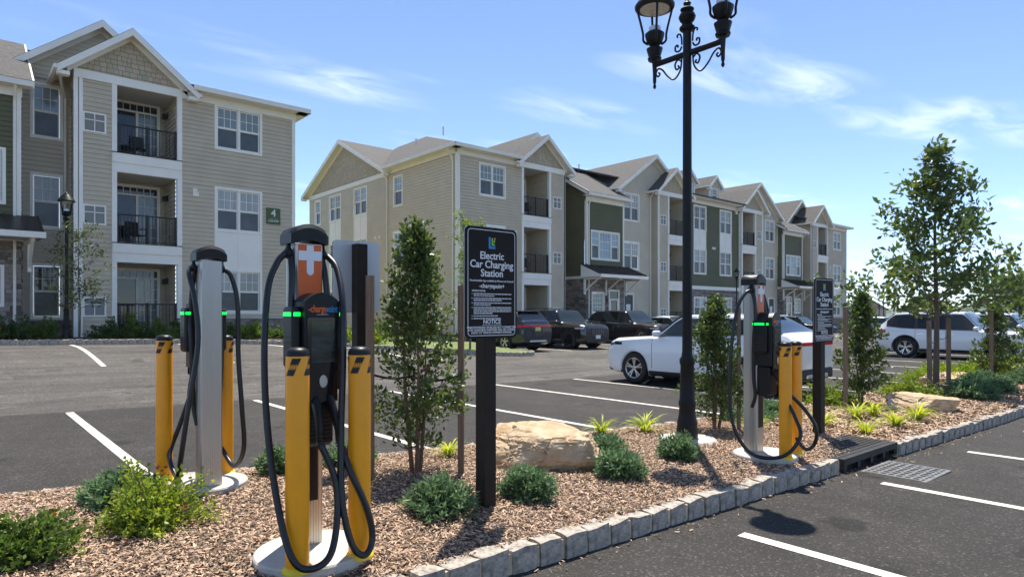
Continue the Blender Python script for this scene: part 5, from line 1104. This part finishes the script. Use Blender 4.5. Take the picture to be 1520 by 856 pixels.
# --- far trees
def far_tree(u, v, H, Rr, label, seed, m='leaf_far_tree', leaf=.6, n=60, per=60, zb=-1.0):
    global RNG; RNG = np.random.default_rng(seed); r = empty('broadleaf_tree', (u, v, zb), 0, label, 'tree', 'trees beyond the car park'); mb = MB(); mb.tube([(0, 0, 0), (.1, 0, H*.3), (0, .1, H*.7)], [H*.035, H*.025, H*.008], 8); mb.build('trunk', 'bark', r)
    d = rvec(n, (-.55, 1)); rad = RNG.uniform(.45, 1.0, n)[:, None]; c = d*np.array([Rr, Rr, H*.40])*rad+np.array([0, 0, H*.56]); sp = Rr*.17
    C = (c[:, None, :]+RNG.normal(0, sp, (n, per, 3))).reshape(-1, 3); leaves('crown', C, RNG.normal(size=(len(C), 3)), leaf, m, r, .7); return r
far_tree(118, 22, 9.0, 6.2, 'big rounded green tree right behind the white cars', 1); far_tree(108, 14, 6.6, 5.0, 'lower bright tree behind the staked tree', 2, m='leaf_bush'); far_tree(125, 16, 8.2, 5.5, 'big green tree standing past the rounded one', 3); far_tree(100, 27.5, 3.6, 2.6, 'low bush like tree beneath the utility pole', 4, m='leaf_lime_bush', leaf=.4); far_tree(104, 31, 4.6, 2.2, 'small pale tree beside the utility pole', 5, m='leaf_bush', leaf=.4)
far_tree(135, 9, 7.2, 5, 'green tree at the far edge of the car park', 6)
# ============================================================ CARS
def car(name, u, v, rz, paint, label, L=4.75, W=1.90, H=1.70, wb=2.85, fo=.93, wr=.37, hood=1.02, cowl=1.42, r0=2.05, r1=3.95, tail=4.55, belt=1.03, deck=None, rim='rim_silver', clad=True, grp='parked cars', z=None, tailz=1.08, grille=True, rails=False, plate='plate_white', dlo=None, spokes=5, light_bar=False, hl='head_lamp'):
    """x: 0 nose .. L tail; local +X points to the tail. Profile: hood -> cowl -> roof r0..r1 -> rear"""
    zz = G(u, v) if z is None else z
    r = empty(name, (u, v, zz), rz, label, 'car', grp)
    def lerp(tab, x):
        for (a, p), (b, q) in zip(tab, tab[1:]):
            if x <= b: t = max(0, min(1, (x-a)/(b-a))); t = t*t*(3-2*t)*.5+t*.5; return p+(q-p)*t
        return tab[-1][1]
    top = [(0, hood-.22), (.10, hood-.10), (.35, hood-.03), (cowl-.15, hood+.03), (cowl, hood+.06), (r0, H-.035), ((r0+r1)/2, H), (r1, H-.05)]
    if deck is None: top += [(tail, tailz+.10), (L-.08, tailz-.02), (L, tailz-.10)]
    else: top += [(tail-.35, deck+.05), (tail, deck), (L-.05, deck-.03), (L, deck-.12)]
    low = [(0, .30), (.25, .22), (.8, .20), (L-.8, .20), (L-.25, .26), (L, .36)]
    plan = [(0, .80), (.08, .865), (.3, .94), (.9, .99), (1.5, 1), (L-1.3, 1), (L-.4, .965), (L-.1, .90), (L, .85)]
    bl = [(0, hood-.25), (.35, hood-.10), (cowl, belt-.02), (cowl+.5, belt), (r1, belt+.05), (L-.35, belt+.05), (L, tailz-.16)]
    xs = sorted(set([0, .025, .06]+[round(.1+i*.062, 4) for i in range(int((L-.2)/.062)+1)]+[L-.06, L-.025, L])); NR = 26; hw = W/2
    def ring(x):
        zt, zl, pw, zb = lerp(top, x), lerp(low, x), lerp(plan, x)*hw, min(lerp(bl, x), lerp(top, x)-.06)
        gh = max(0, zt-zb-.08); wt = pw*(.955-.045)-gh*.33
        zm = zl+(zb-zl)*.55
        K = [(0, zl), (pw*.80, zl), (pw*.93, zl+.05), (pw*.985, zl+.18), (pw, zm), (pw*.985, zb-.10), (pw*.955, zb), (pw*.94-gh*.10, zb+gh*.32+.01), (wt+.02*0, zt-.045), (wt-.07, zt-.010), (wt*.5, zt+.002), (0, zt+.006)]
        P = []; # resample with finer steps between key points
        for (a, b), k in zip(zip(K, K[1:]), (2, 1, 2, 4, 4, 3, 2, 4, 2, 2, 2)):
            for i in range(k): t = i/k; P.append((a[0]+(b[0]-a[0])*t, a[1]+(b[1]-a[1])*t))
        P.append(K[-1]); return P
    rings = [ring(x) for x in xs]; n = len(rings[0])
    def surf_y(x, z):          # half-width of the body at height z
        P = ring(x)
        for (a, b), (c, d) in zip(P[2:], P[3:]):
            if (b-z)*(d-z) <= 0 and d != b: return a+(c-a)*(z-b)/(d-b)
        return 0.
    wx = (fo, fo+wb); AR = wr+.055
    V = []; idx = {}
    for i, x in enumerate(xs):
        for s in (1, -1):
            for j, (y, z) in enumerate(rings[i]): idx[i, s, j] = len(V); V.append([x, s*y, z])
    inside = [[False]*len(V), [False]*len(V)]
    for k, p in enumerate(V):
        for w_, cx in enumerate(wx):
            if abs(p[1]) > hw*.55 and math.hypot(p[0]-cx, p[2]-wr) < AR: inside[w_][k] = True
    F = []
    for i in range(len(xs)-1):
        for s in (1, -1):
            for j in range(n-1):
                q = (idx[i, s, j], idx[i+1, s, j], idx[i+1, s, j+1], idx[i, s, j+1])
                if any(all(ins[k] for k in q) for ins in inside): continue
                F.append(q if s < 0 else q[::-1])
    for i, rev in ((0, 0), (len(xs)-1, 1)):
        loop = [idx[i, 1, j] for j in range(n)]+[idx[i, -1, j] for j in range(n-2, 0, -1)]; F.append(tuple(loop[::-1] if rev else loop))
    for w_, cx in enumerate(wx):
        for k, p in enumerate(V):
            if inside[w_][k]:
                d = math.hypot(p[0]-cx, p[2]-wr); f = AR/max(d, 1e-4); p[0] = cx+(p[0]-cx)*f; p[2] = wr+(p[2]-wr)*f
    me = bpy.data.meshes.new('body'); me.from_pydata(V, [], F); bm = bmesh.new(); bm.from_mesh(me); bmesh.ops.remove_doubles(bm, verts=bm.verts, dist=.0008); loose = [x for x in bm.verts if not x.link_faces]; bmesh.ops.delete(bm, geom=loose, context='VERTS'); bmesh.ops.recalc_face_normals(bm, faces=bm.faces); bm.to_mesh(me); bm.free()
    body = link('body', me, r, (paint,)); autosmooth(body, 32)
    def patch(nm, rows, m, par=r, smooth=True):
        k = len(rows[0]); mb = MB(); mb.add([p for q in rows for p in q], [(i*k+j, i*k+j+1, (i+1)*k+j+1, (i+1)*k+j) for i in range(len(rows)-1) for j in range(k-1)]); return mb.build(nm, m, par, smooth=smooth)
    def side_patch(nm, xa, xb, zb, zt, m, s, par=r, k=14, h=5, off=.004):
        rows = []
        for i in range(k+1):
            x = xa+(xb-xa)*i/k; b, t = zb(x), max(zb(x)+.002, zt(x)); rows.append([(x, s*(surf_y(x, b+(t-b)*j/h)+off), b+(t-b)*j/h) for j in range(h+1)])
        return patch(nm, rows, m, par)
    # glass
    c0 = cowl+.03; ztop = lambda x: lerp(top, x)
    dl = dlo or r1+.30
    gt = lambda x: min(ztop(x)-.085, H-.115); gb = lambda x: lerp(bl, x)+.045+(.05*sm(x, dl-.7, dl) if deck is None else 0)
    b1, b2 = cowl+1.12, cowl+2.12
    def clip(x0, x1): 
        return [x for x in (x0, x1)]
    for s in (1, -1):
        x_start = c0+.10
        for xa, xb in ((x_start, b1-.03), (b1+.03, b2-.03), (b2+.03, dl)):
            if xb-xa < .1 or xa > dl: continue
            side_patch('side_window', xa, min(xb, dl), gb, gt, 'car_glass' if xa > b1 else 'car_glass_clear' if paint != 'car_black' else 'car_glass', s)
        side_patch('pillar', b1-.03, b1+.03, gb, gt, 'car_trim', s, off=.003); 
        if b2+.03 < dl: side_patch('pillar', b2-.03, b2+.03, gb, gt, 'car_trim', s, off=.003)
        side_patch('window_trim', x_start, dl, lambda x: gb(x)-.022, lambda x: gb(x)-.004, 'chrome' if not clad else 'car_trim', s, h=1, off=.006)
        # door seams and handles
        for xd in (cowl-.02, b1, b2): side_patch('door_seam', xd-.006, xd+.006, lambda x: .30, lambda x: lerp(bl, x)-.01, 'car_trim', s, k=1, h=8, off=.0012)
        for xd in (b1-.14, b2-.16):
            mb = MB(); y = surf_y(xd, belt-.14); mb.bbox((xd-.10, s*(y-.005), belt-.155), (xd+.10, s*(y+.028), belt-.125), .01); mb.build('door_handle', paint if paint != 'car_brown' else 'chrome', r)
        mb = MB(); y = surf_y(cowl+.16, belt+.05); mb.bbox((cowl+.08, s*(y+.04), belt+.03), (cowl+.24, s*(y+.23), belt+.17), .035); mb.box((cowl+.13, s*(y-.02), belt+.05), (cowl+.19, s*(y+.06), belt+.09)); autosmooth(mb.build('door_mirror', paint, r), 50)
        # sill cladding and arches
        side_patch('sill', fo+AR, fo+wb-AR, lambda x: .205, lambda x: .36 if clad else .34, 'car_trim', s, h=3, off=.006)
        for cx in wx:
            rows = []
            lo_a = math.asin(max(-1, (.24-wr)/AR))
            for i in range(19):
                a = lo_a+(math.pi-2*lo_a)*i/18; row = []
                for q in (AR-.035, AR-.008, AR+.045 if clad else AR+.012):
                    x, z_ = cx+q*math.cos(a), wr+q*math.sin(a); yy = surf_y(cx+(AR+.02)*math.cos(a), wr+(AR+.02)*math.sin(a)) or hw*.95; row.append((x, s*(yy+(.008 if q > AR-.02 else -.04)), z_))
                rows.append(row)
            patch('wheel_arch', rows, 'car_trim' if clad else paint)
            # wheel well
            rows = [[(cx+(AR+.01)*math.cos(a), s*(hw*y_), wr+(AR+.01)*math.sin(a)) for y_ in (.62, .93)] for a in [lo_a+(math.pi-2*lo_a)*i/12 for i in range(13)]]; patch('wheel_well', rows, 'pit_dark'); mb = MB(); mb.lathe([(0, 0), (AR, 0), (AR, .01), (0, .01)], 20); mb.v = [(cx+a, s*(hw*.60+c), wr+b) for a, b, c in mb.v]; mb.build('wheel_well', 'pit_dark', r)
            # wheel
            yo = hw*.985; we = MB(); T = .235
            prof = [(wr*.66, .0), (wr*.74, -.012), (wr*.93, -.006), (wr*.985, .02), (wr, .05), (wr, T-.05), (wr*.985, T-.02), (wr*.7, T)]
            N = 36
            we.loft([[(cx+q*math.cos(2*math.pi*i/N), s*(yo-o), wr+q*math.sin(2*math.pi*i/N)) for i in range(N)] for q, o in prof], cap=False); wheel = autosmooth(we.build('wheel', 'tyre', r), 50)
            mb = MB(); Ri = wr*.67
            mb.loft([[(cx+q*math.cos(2*math.pi*i/N), s*(yo-o), wr+q*math.sin(2*math.pi*i/N)) for i in range(N)] for q, o in ((Ri, .004), (Ri*.93, .012), (Ri*.90, .06), (Ri*.90, T*.8))], cap=False); 
            for k in range(spokes):
                a = 2*math.pi*k/spokes+.3
                for da in (-.13, .13):
                    d1 = (math.cos(a+da*.55), math.sin(a+da*.55)); d2 = (math.cos(a+da*1.25), math.sin(a+da*1.25)); w_ = .016
                    pts0 = [(cx+d1[0]*.05-d1[1]*w_, wr+d1[1]*.05+d1[0]*w_), (cx+d1[0]*.05+d1[1]*w_, wr+d1[1]*.05-d1[0]*w_)]; pts1 = [(cx+d2[0]*Ri*.95-d2[1]*w_*1.2, wr+d2[1]*Ri*.95+d2[0]*w_*1.2), (cx+d2[0]*Ri*.95+d2[1]*w_*1.2, wr+d2[1]*Ri*.95-d2[0]*w_*1.2)]
                    q = pts0+pts1[::-1]; mb.add([(x, s*(yo-.022), z_) for x, z_ in q[:2]]+[(x, s*(yo-.014), z_) for x, z_ in q[2:]]+[(x, s*(yo-.05), z_) for x, z_ in q], [(0, 1, 2, 3), (0, 4, 5, 1), (1, 5, 6, 2), (3, 2, 6, 7), (0, 3, 7, 4)])
            mb.loft([[(cx+q*math.cos(2*math.pi*i/14), s*(yo-o), wr+q*math.sin(2*math.pi*i/14)) for i in range(14)] for q, o in ((.062, .05), (.060, .02), (.045, .014), (.001, .013))], cap=False); mb.build('rim', rim, wheel)
            mb = MB(); mb.lathe([(0, 0), (Ri*.9, 0), (Ri*.9, .004), (0, .004)], 24); mb.v = [(cx+a, s*(yo-.10+c), wr+b) for a, b, c in mb.v]; mb.build('brake_disc', 'rim_black', wheel)
        # lamps
        hz = hood-(.20 if hl == 'head_lamp' else .15)
        rows = [[(x, s*(surf_y(x, z_)+.006), z_) for z_ in (min(hz, lerp(top, x)-.10)-.05, min(hz, lerp(top, x)-.10), min(hz, lerp(top, x)-.10)+.045-.06*x)] for x in (.03, .10, .2, .32, .45, .55)]; patch('headlight', rows, hl)
        tz = tailz-.12
        rows = [[(x, s*(surf_y(x, z_)+.006), z_) for z_ in (tz-.06, tz, tz+.055)] for x in (L-.42, L-.3, L-.18, L-.08, L-.03)]; patch('tail_light', rows, 'tail_red')
        if rails: mb = MB(); yy = ring(r0+.3)[-5][0]; mb.tube(spline([(r0+.15, s*(yy), ztop(r0+.15)+.0), (r0+.35, s*yy, H+.045), (r1-.2, s*yy, H+.035), (r1, s*yy, ztop(r1)+.0)], 4), .016, 6); mb.build('roof_rail', 'car_trim', r)
    def top_patch(nm, xa, xb, m, shrink=.02, k=10, off=.005, w0=1., w1=1.):
        rows = []
        for i in range(k+1):
            x = xa+(xb-xa)*i/k; P = ring(x); yt = (P[-7][0]-shrink)*(w0+(w1-w0)*i/k); row = []
            for j in range(9):
                y = yt*(-1+j/4); zt = lerp(top, x)+.006*(1-abs(y)/max(yt, .01))+off-.008*(abs(y)/max(yt, .01))**4; row.append((x, y, zt))
            rows.append(row)
        return patch(nm, rows, m)
    top_patch('windshield', cowl+.05, r0-.04, 'car_glass_clear', .0)
    if deck is None: top_patch('rear_window', r1+.10, tail-.06, 'car_glass', .02)
    else: top_patch('rear_window', r1+.05, tail-.42, 'car_glass', .02)
    # roof spoiler on the hatch cars
    if deck is None:
        mb = MB(); yy = ring(r1)[-5][0]; mb.bbox((r1-.08, -yy, H-.075), (r1+.20, yy, H-.035), .015); mb.build('roof_spoiler', paint, r)
    # ends: grille, bumpers, plates
    if grille:
        mb = MB(); mb.bbox((-.012, -hw*.42, .52), (.02, hw*.42, hood-.20), .01); gr = mb.build('grille', 'car_trim', r)
        for k in range(7): y = -hw*.36+hw*.12*k; mb = MB(); mb.box((-.018, y-.012, .60), (-.011, y+.012, hood-.23)); mb.build('grille_slot', 'chrome' if paint in ('car_black', 'car_navy') else 'rim_black', gr)
    mb = MB(); mb.bbox((-.02, -hw*.74, .26), (.10, hw*.74, .46), .03); mb.build('front_bumper', 'car_trim', r)
    mb = MB(); mb.bbox((L-.10, -hw*.80, .34), (L+.025, hw*.80, .56), .03); mb.build('rear_bumper', 'car_trim', r)
    mb = MB(); mb.bbox((L-.06, -hw*.5, .36), (L+.045, hw*.5, .45), .02); mb.build('skid_plate', 'rim_silver', r)
    mb = MB(); mb.box((-.032, -.155, .44), (-.020, .155, .60)); mb.build('number_plate', plate, r)
    mb = MB(); mb.box((L-.005, -.155, tailz-.32), (L+.012, .155, tailz-.16)); mb.build('number_plate', plate, r)
    if light_bar: mb = MB(); mb.bbox((L-.055, -hw*.82, tailz-.15), (L+.012, hw*.82, tailz-.075), .01); mb.build('light_bar', 'tail_red', r)
    mb = MB(); mb.box((.3, -hw*.55, .19), (L-.3, hw*.55, .24)); mb.build('underbody', 'pit_dark', r)
    return r
# local +X is nose->tail. rz = +90 deg: the tail points to +v, the nose to -v
NOSE_OUT, NOSE_IN = R(90), R(-90)
car('suv', 13.35, 10.72, NOSE_IN, 'car_white', 'white crossover parked tail first against the planted island', L=4.89, W=1.92, H=1.69, wb=2.85, fo=.94, wr=.375, hood=1.12, cowl=1.50, r0=2.2, r1=3.8, tail=4.62, belt=1.12, tailz=1.18, rim='rim_silver', light_bar=True, z=-.19, clad=False, hl='car_glass')
car('suv', 21.75, 19.15, NOSE_OUT, 'car_black', 'black square nosed SUV with a slotted grille facing the lane', L=4.82, W=1.94, H=1.76, wb=2.915, fo=.93, wr=.39, hood=1.12, cowl=1.42, r0=1.95, r1=4.20, tail=4.70, belt=1.08, rim='rim_black', rails=True, z=-.07, tailz=1.12)
car('suv', 18.35, 24.2, NOSE_IN, 'car_navy', 'dark SUV with its red light bar and yellow number plate to the lane', L=4.75, W=1.90, H=1.71, wb=2.76, fo=.92, wr=.37, hood=1.05, cowl=1.4, r0=1.95, r1=4.05, tail=4.62, belt=1.04, rim='rim_silver', light_bar=True, plate='plate_yellow', z=-.06, tailz=1.15)
car('suv', 27.3, 19.2, NOSE_OUT, 'car_brown', 'dark brown long SUV in front of the stone entrance', L=5.1, W=1.99, H=1.77, wb=3.02, fo=1.0, wr=.39, hood=1.06, cowl=1.55, r0=2.3, r1=4.35, tail=4.95, belt=1.05, clad=False, z=-.10, tailz=1.12)
car('sedan', 31.2, 19.3, NOSE_OUT, 'car_white', 'white sedan mostly hidden behind the white crossover', L=4.75, W=1.84, H=1.46, wb=2.8, fo=.9, wr=.34, hood=.88, cowl=1.45, r0=2.25, r1=3.35, tail=4.4, belt=.90, deck=1.02, dlo=3.75, clad=False, z=-.1, tailz=.96)
car('sedan', 45.8, 18.9, NOSE_OUT, 'car_navy', 'dark sedan seen past the lamp post charger', L=4.75, W=1.84, H=1.48, wb=2.8, fo=.9, wr=.34, hood=.88, cowl=1.45, r0=2.25, r1=3.35, tail=4.4, belt=.90, deck=1.02, dlo=3.75, clad=False, z=-.15, tailz=.96)
car('sedan', 53.0, 15.6, NOSE_OUT, 'car_silver', 'silver sedan parked beyond the staked holly', L=4.85, W=1.86, H=1.46, wb=2.85, fo=.92, wr=.34, hood=.88, cowl=1.45, r0=2.25, r1=3.45, tail=4.45, belt=.90, deck=1.02, dlo=3.85, clad=False, z=-.2, tailz=.96)
car('suv', 28.7, 4.75, NOSE_OUT, 'car_white', 'white three row SUV behind the staked tree', L=5.08, W=1.99, H=1.78, wb=2.98, fo=.98, wr=.39, hood=1.06, cowl=1.5, r0=2.15, r1=4.35, tail=4.98, belt=1.05, rails=True, z=-.20, tailz=1.13)
car('suv', 34.6, 4.7, NOSE_OUT, 'car_white', 'white SUV with dark glass beyond the three row one', L=4.8, W=1.94, H=1.74, wb=2.9, fo=.93, wr=.38, hood=1.04, cowl=1.42, r0=1.95, r1=4.1, tail=4.7, belt=1.05, z=-.20)
# ============================================================ FAR BACKGROUND
def hill(name, pts, d, zb, label):
    V = []; n = len(pts)
    for i, (px, h) in enumerate(pts):
        rr = (px-760)/950; du, dv = .7547*rr+.6561, -.6561*rr+.7547
        for k, (q, f) in enumerate(((d, 0), (d*1.05, .55), (d*1.12, .9), (d*1.2, 1), (d*1.5, .7))): V.append((du*q, dv*q, zb+(h-zb)*f+(mnoise.noise((i*.9, k*.7, d*.01))*h*.12 if k else 0)))
    o = pyd(name, V, [(i*5+j, (i+1)*5+j, (i+1)*5+j+1, i*5+j+1) for i in range(n-1) for j in range(4)], 'hill_forest', smooth=True); o['kind'] = 'structure'
hill('hill', [(900+i*22, 16+7*mnoise.noise((i*.35, 2, 0))) for i in range(60)], 1500, -3, '')
hill('hill', [(1380+i*20, max(2, 8+9*i*.35+6*mnoise.noise((i*.5, 5, 0)))) for i in range(25)], 1000, -3, '')
up = empty('utility_pole', (0, 0, 0), 0, 'wooden utility pole with a crossarm beyond the car park', 'pole'); rr = (1327-760)/950; t_ = 150; up.location = ((.7547*rr+.6561)*t_, (-.6561*rr+.7547)*t_, -1)
mb = MB(); mb.tube([(0, 0, 0), (0, 0, 9.6)], [.2, .14], 8); mb.build('pole', 'pole_wood', up)
mb = MB(); mb.box((-1.5, -.08, 8.7), (1.5, .08, 8.9)); mb.build('crossarm', 'pole_wood', up)
for x in (-1.4, -.7, .7, 1.4): mb = MB(); mb.lathe([(.05, 8.9), (.08, 8.95), (.08, 9.1), (.03, 9.15)], 8, (x, 0, 0)); mb.build('insulator', 'concrete', up)
mb = MB(); mb.lathe([(.25, 6.8), (.28, 6.9), (.28, 7.6), (.2, 7.7)], 10, (.35, 0, 0)); mb.build('transformer', 'grille_grey', up)
for k, (z_, x) in enumerate(((8.1, -1.4), (8.1, 1.4), (6.4, 0), (5.6, 0))):
    P = [(up.location.x+x*.3-60+12*i, up.location.y+40-8*i+x, z_+.9*((i-5)/5)**2*1.1-.2) for i in range(16)]; mb = MB(); mb.tube(P, .035, 4); tag(mb.build('overhead_wire', 'wire'), ('thin overhead wire carried by the crossarm of the utility pole' if k < 2 else 'thin overhead wire hung below the crossarm of the utility pole'), 'wire', 'overhead wires at the utility pole')
# ============================================================ HAZE: thin even summer air round everything
hm = bpy.data.materials.new('haze_air'); hm.use_nodes = True; hn = hm.node_tree; hn.nodes.clear()
ho = hn.nodes.new('ShaderNodeOutputMaterial'); hv = hn.nodes.new('ShaderNodeVolumePrincipled'); hv.inputs['Color'].default_value = (.86, .92, 1, 1); hv.inputs['Density'].default_value = .00015; hv.inputs['Anisotropy'].default_value = .2; hn.links.new(hv.outputs[0], ho.inputs['Volume'])
MATS['haze_air'] = hm; mb = MB(); mb.box((-2600, -2600, -6), (2600, 2600, 110)); hz = mb.build('haze', 'haze_air'); hz['kind'] = 'stuff'
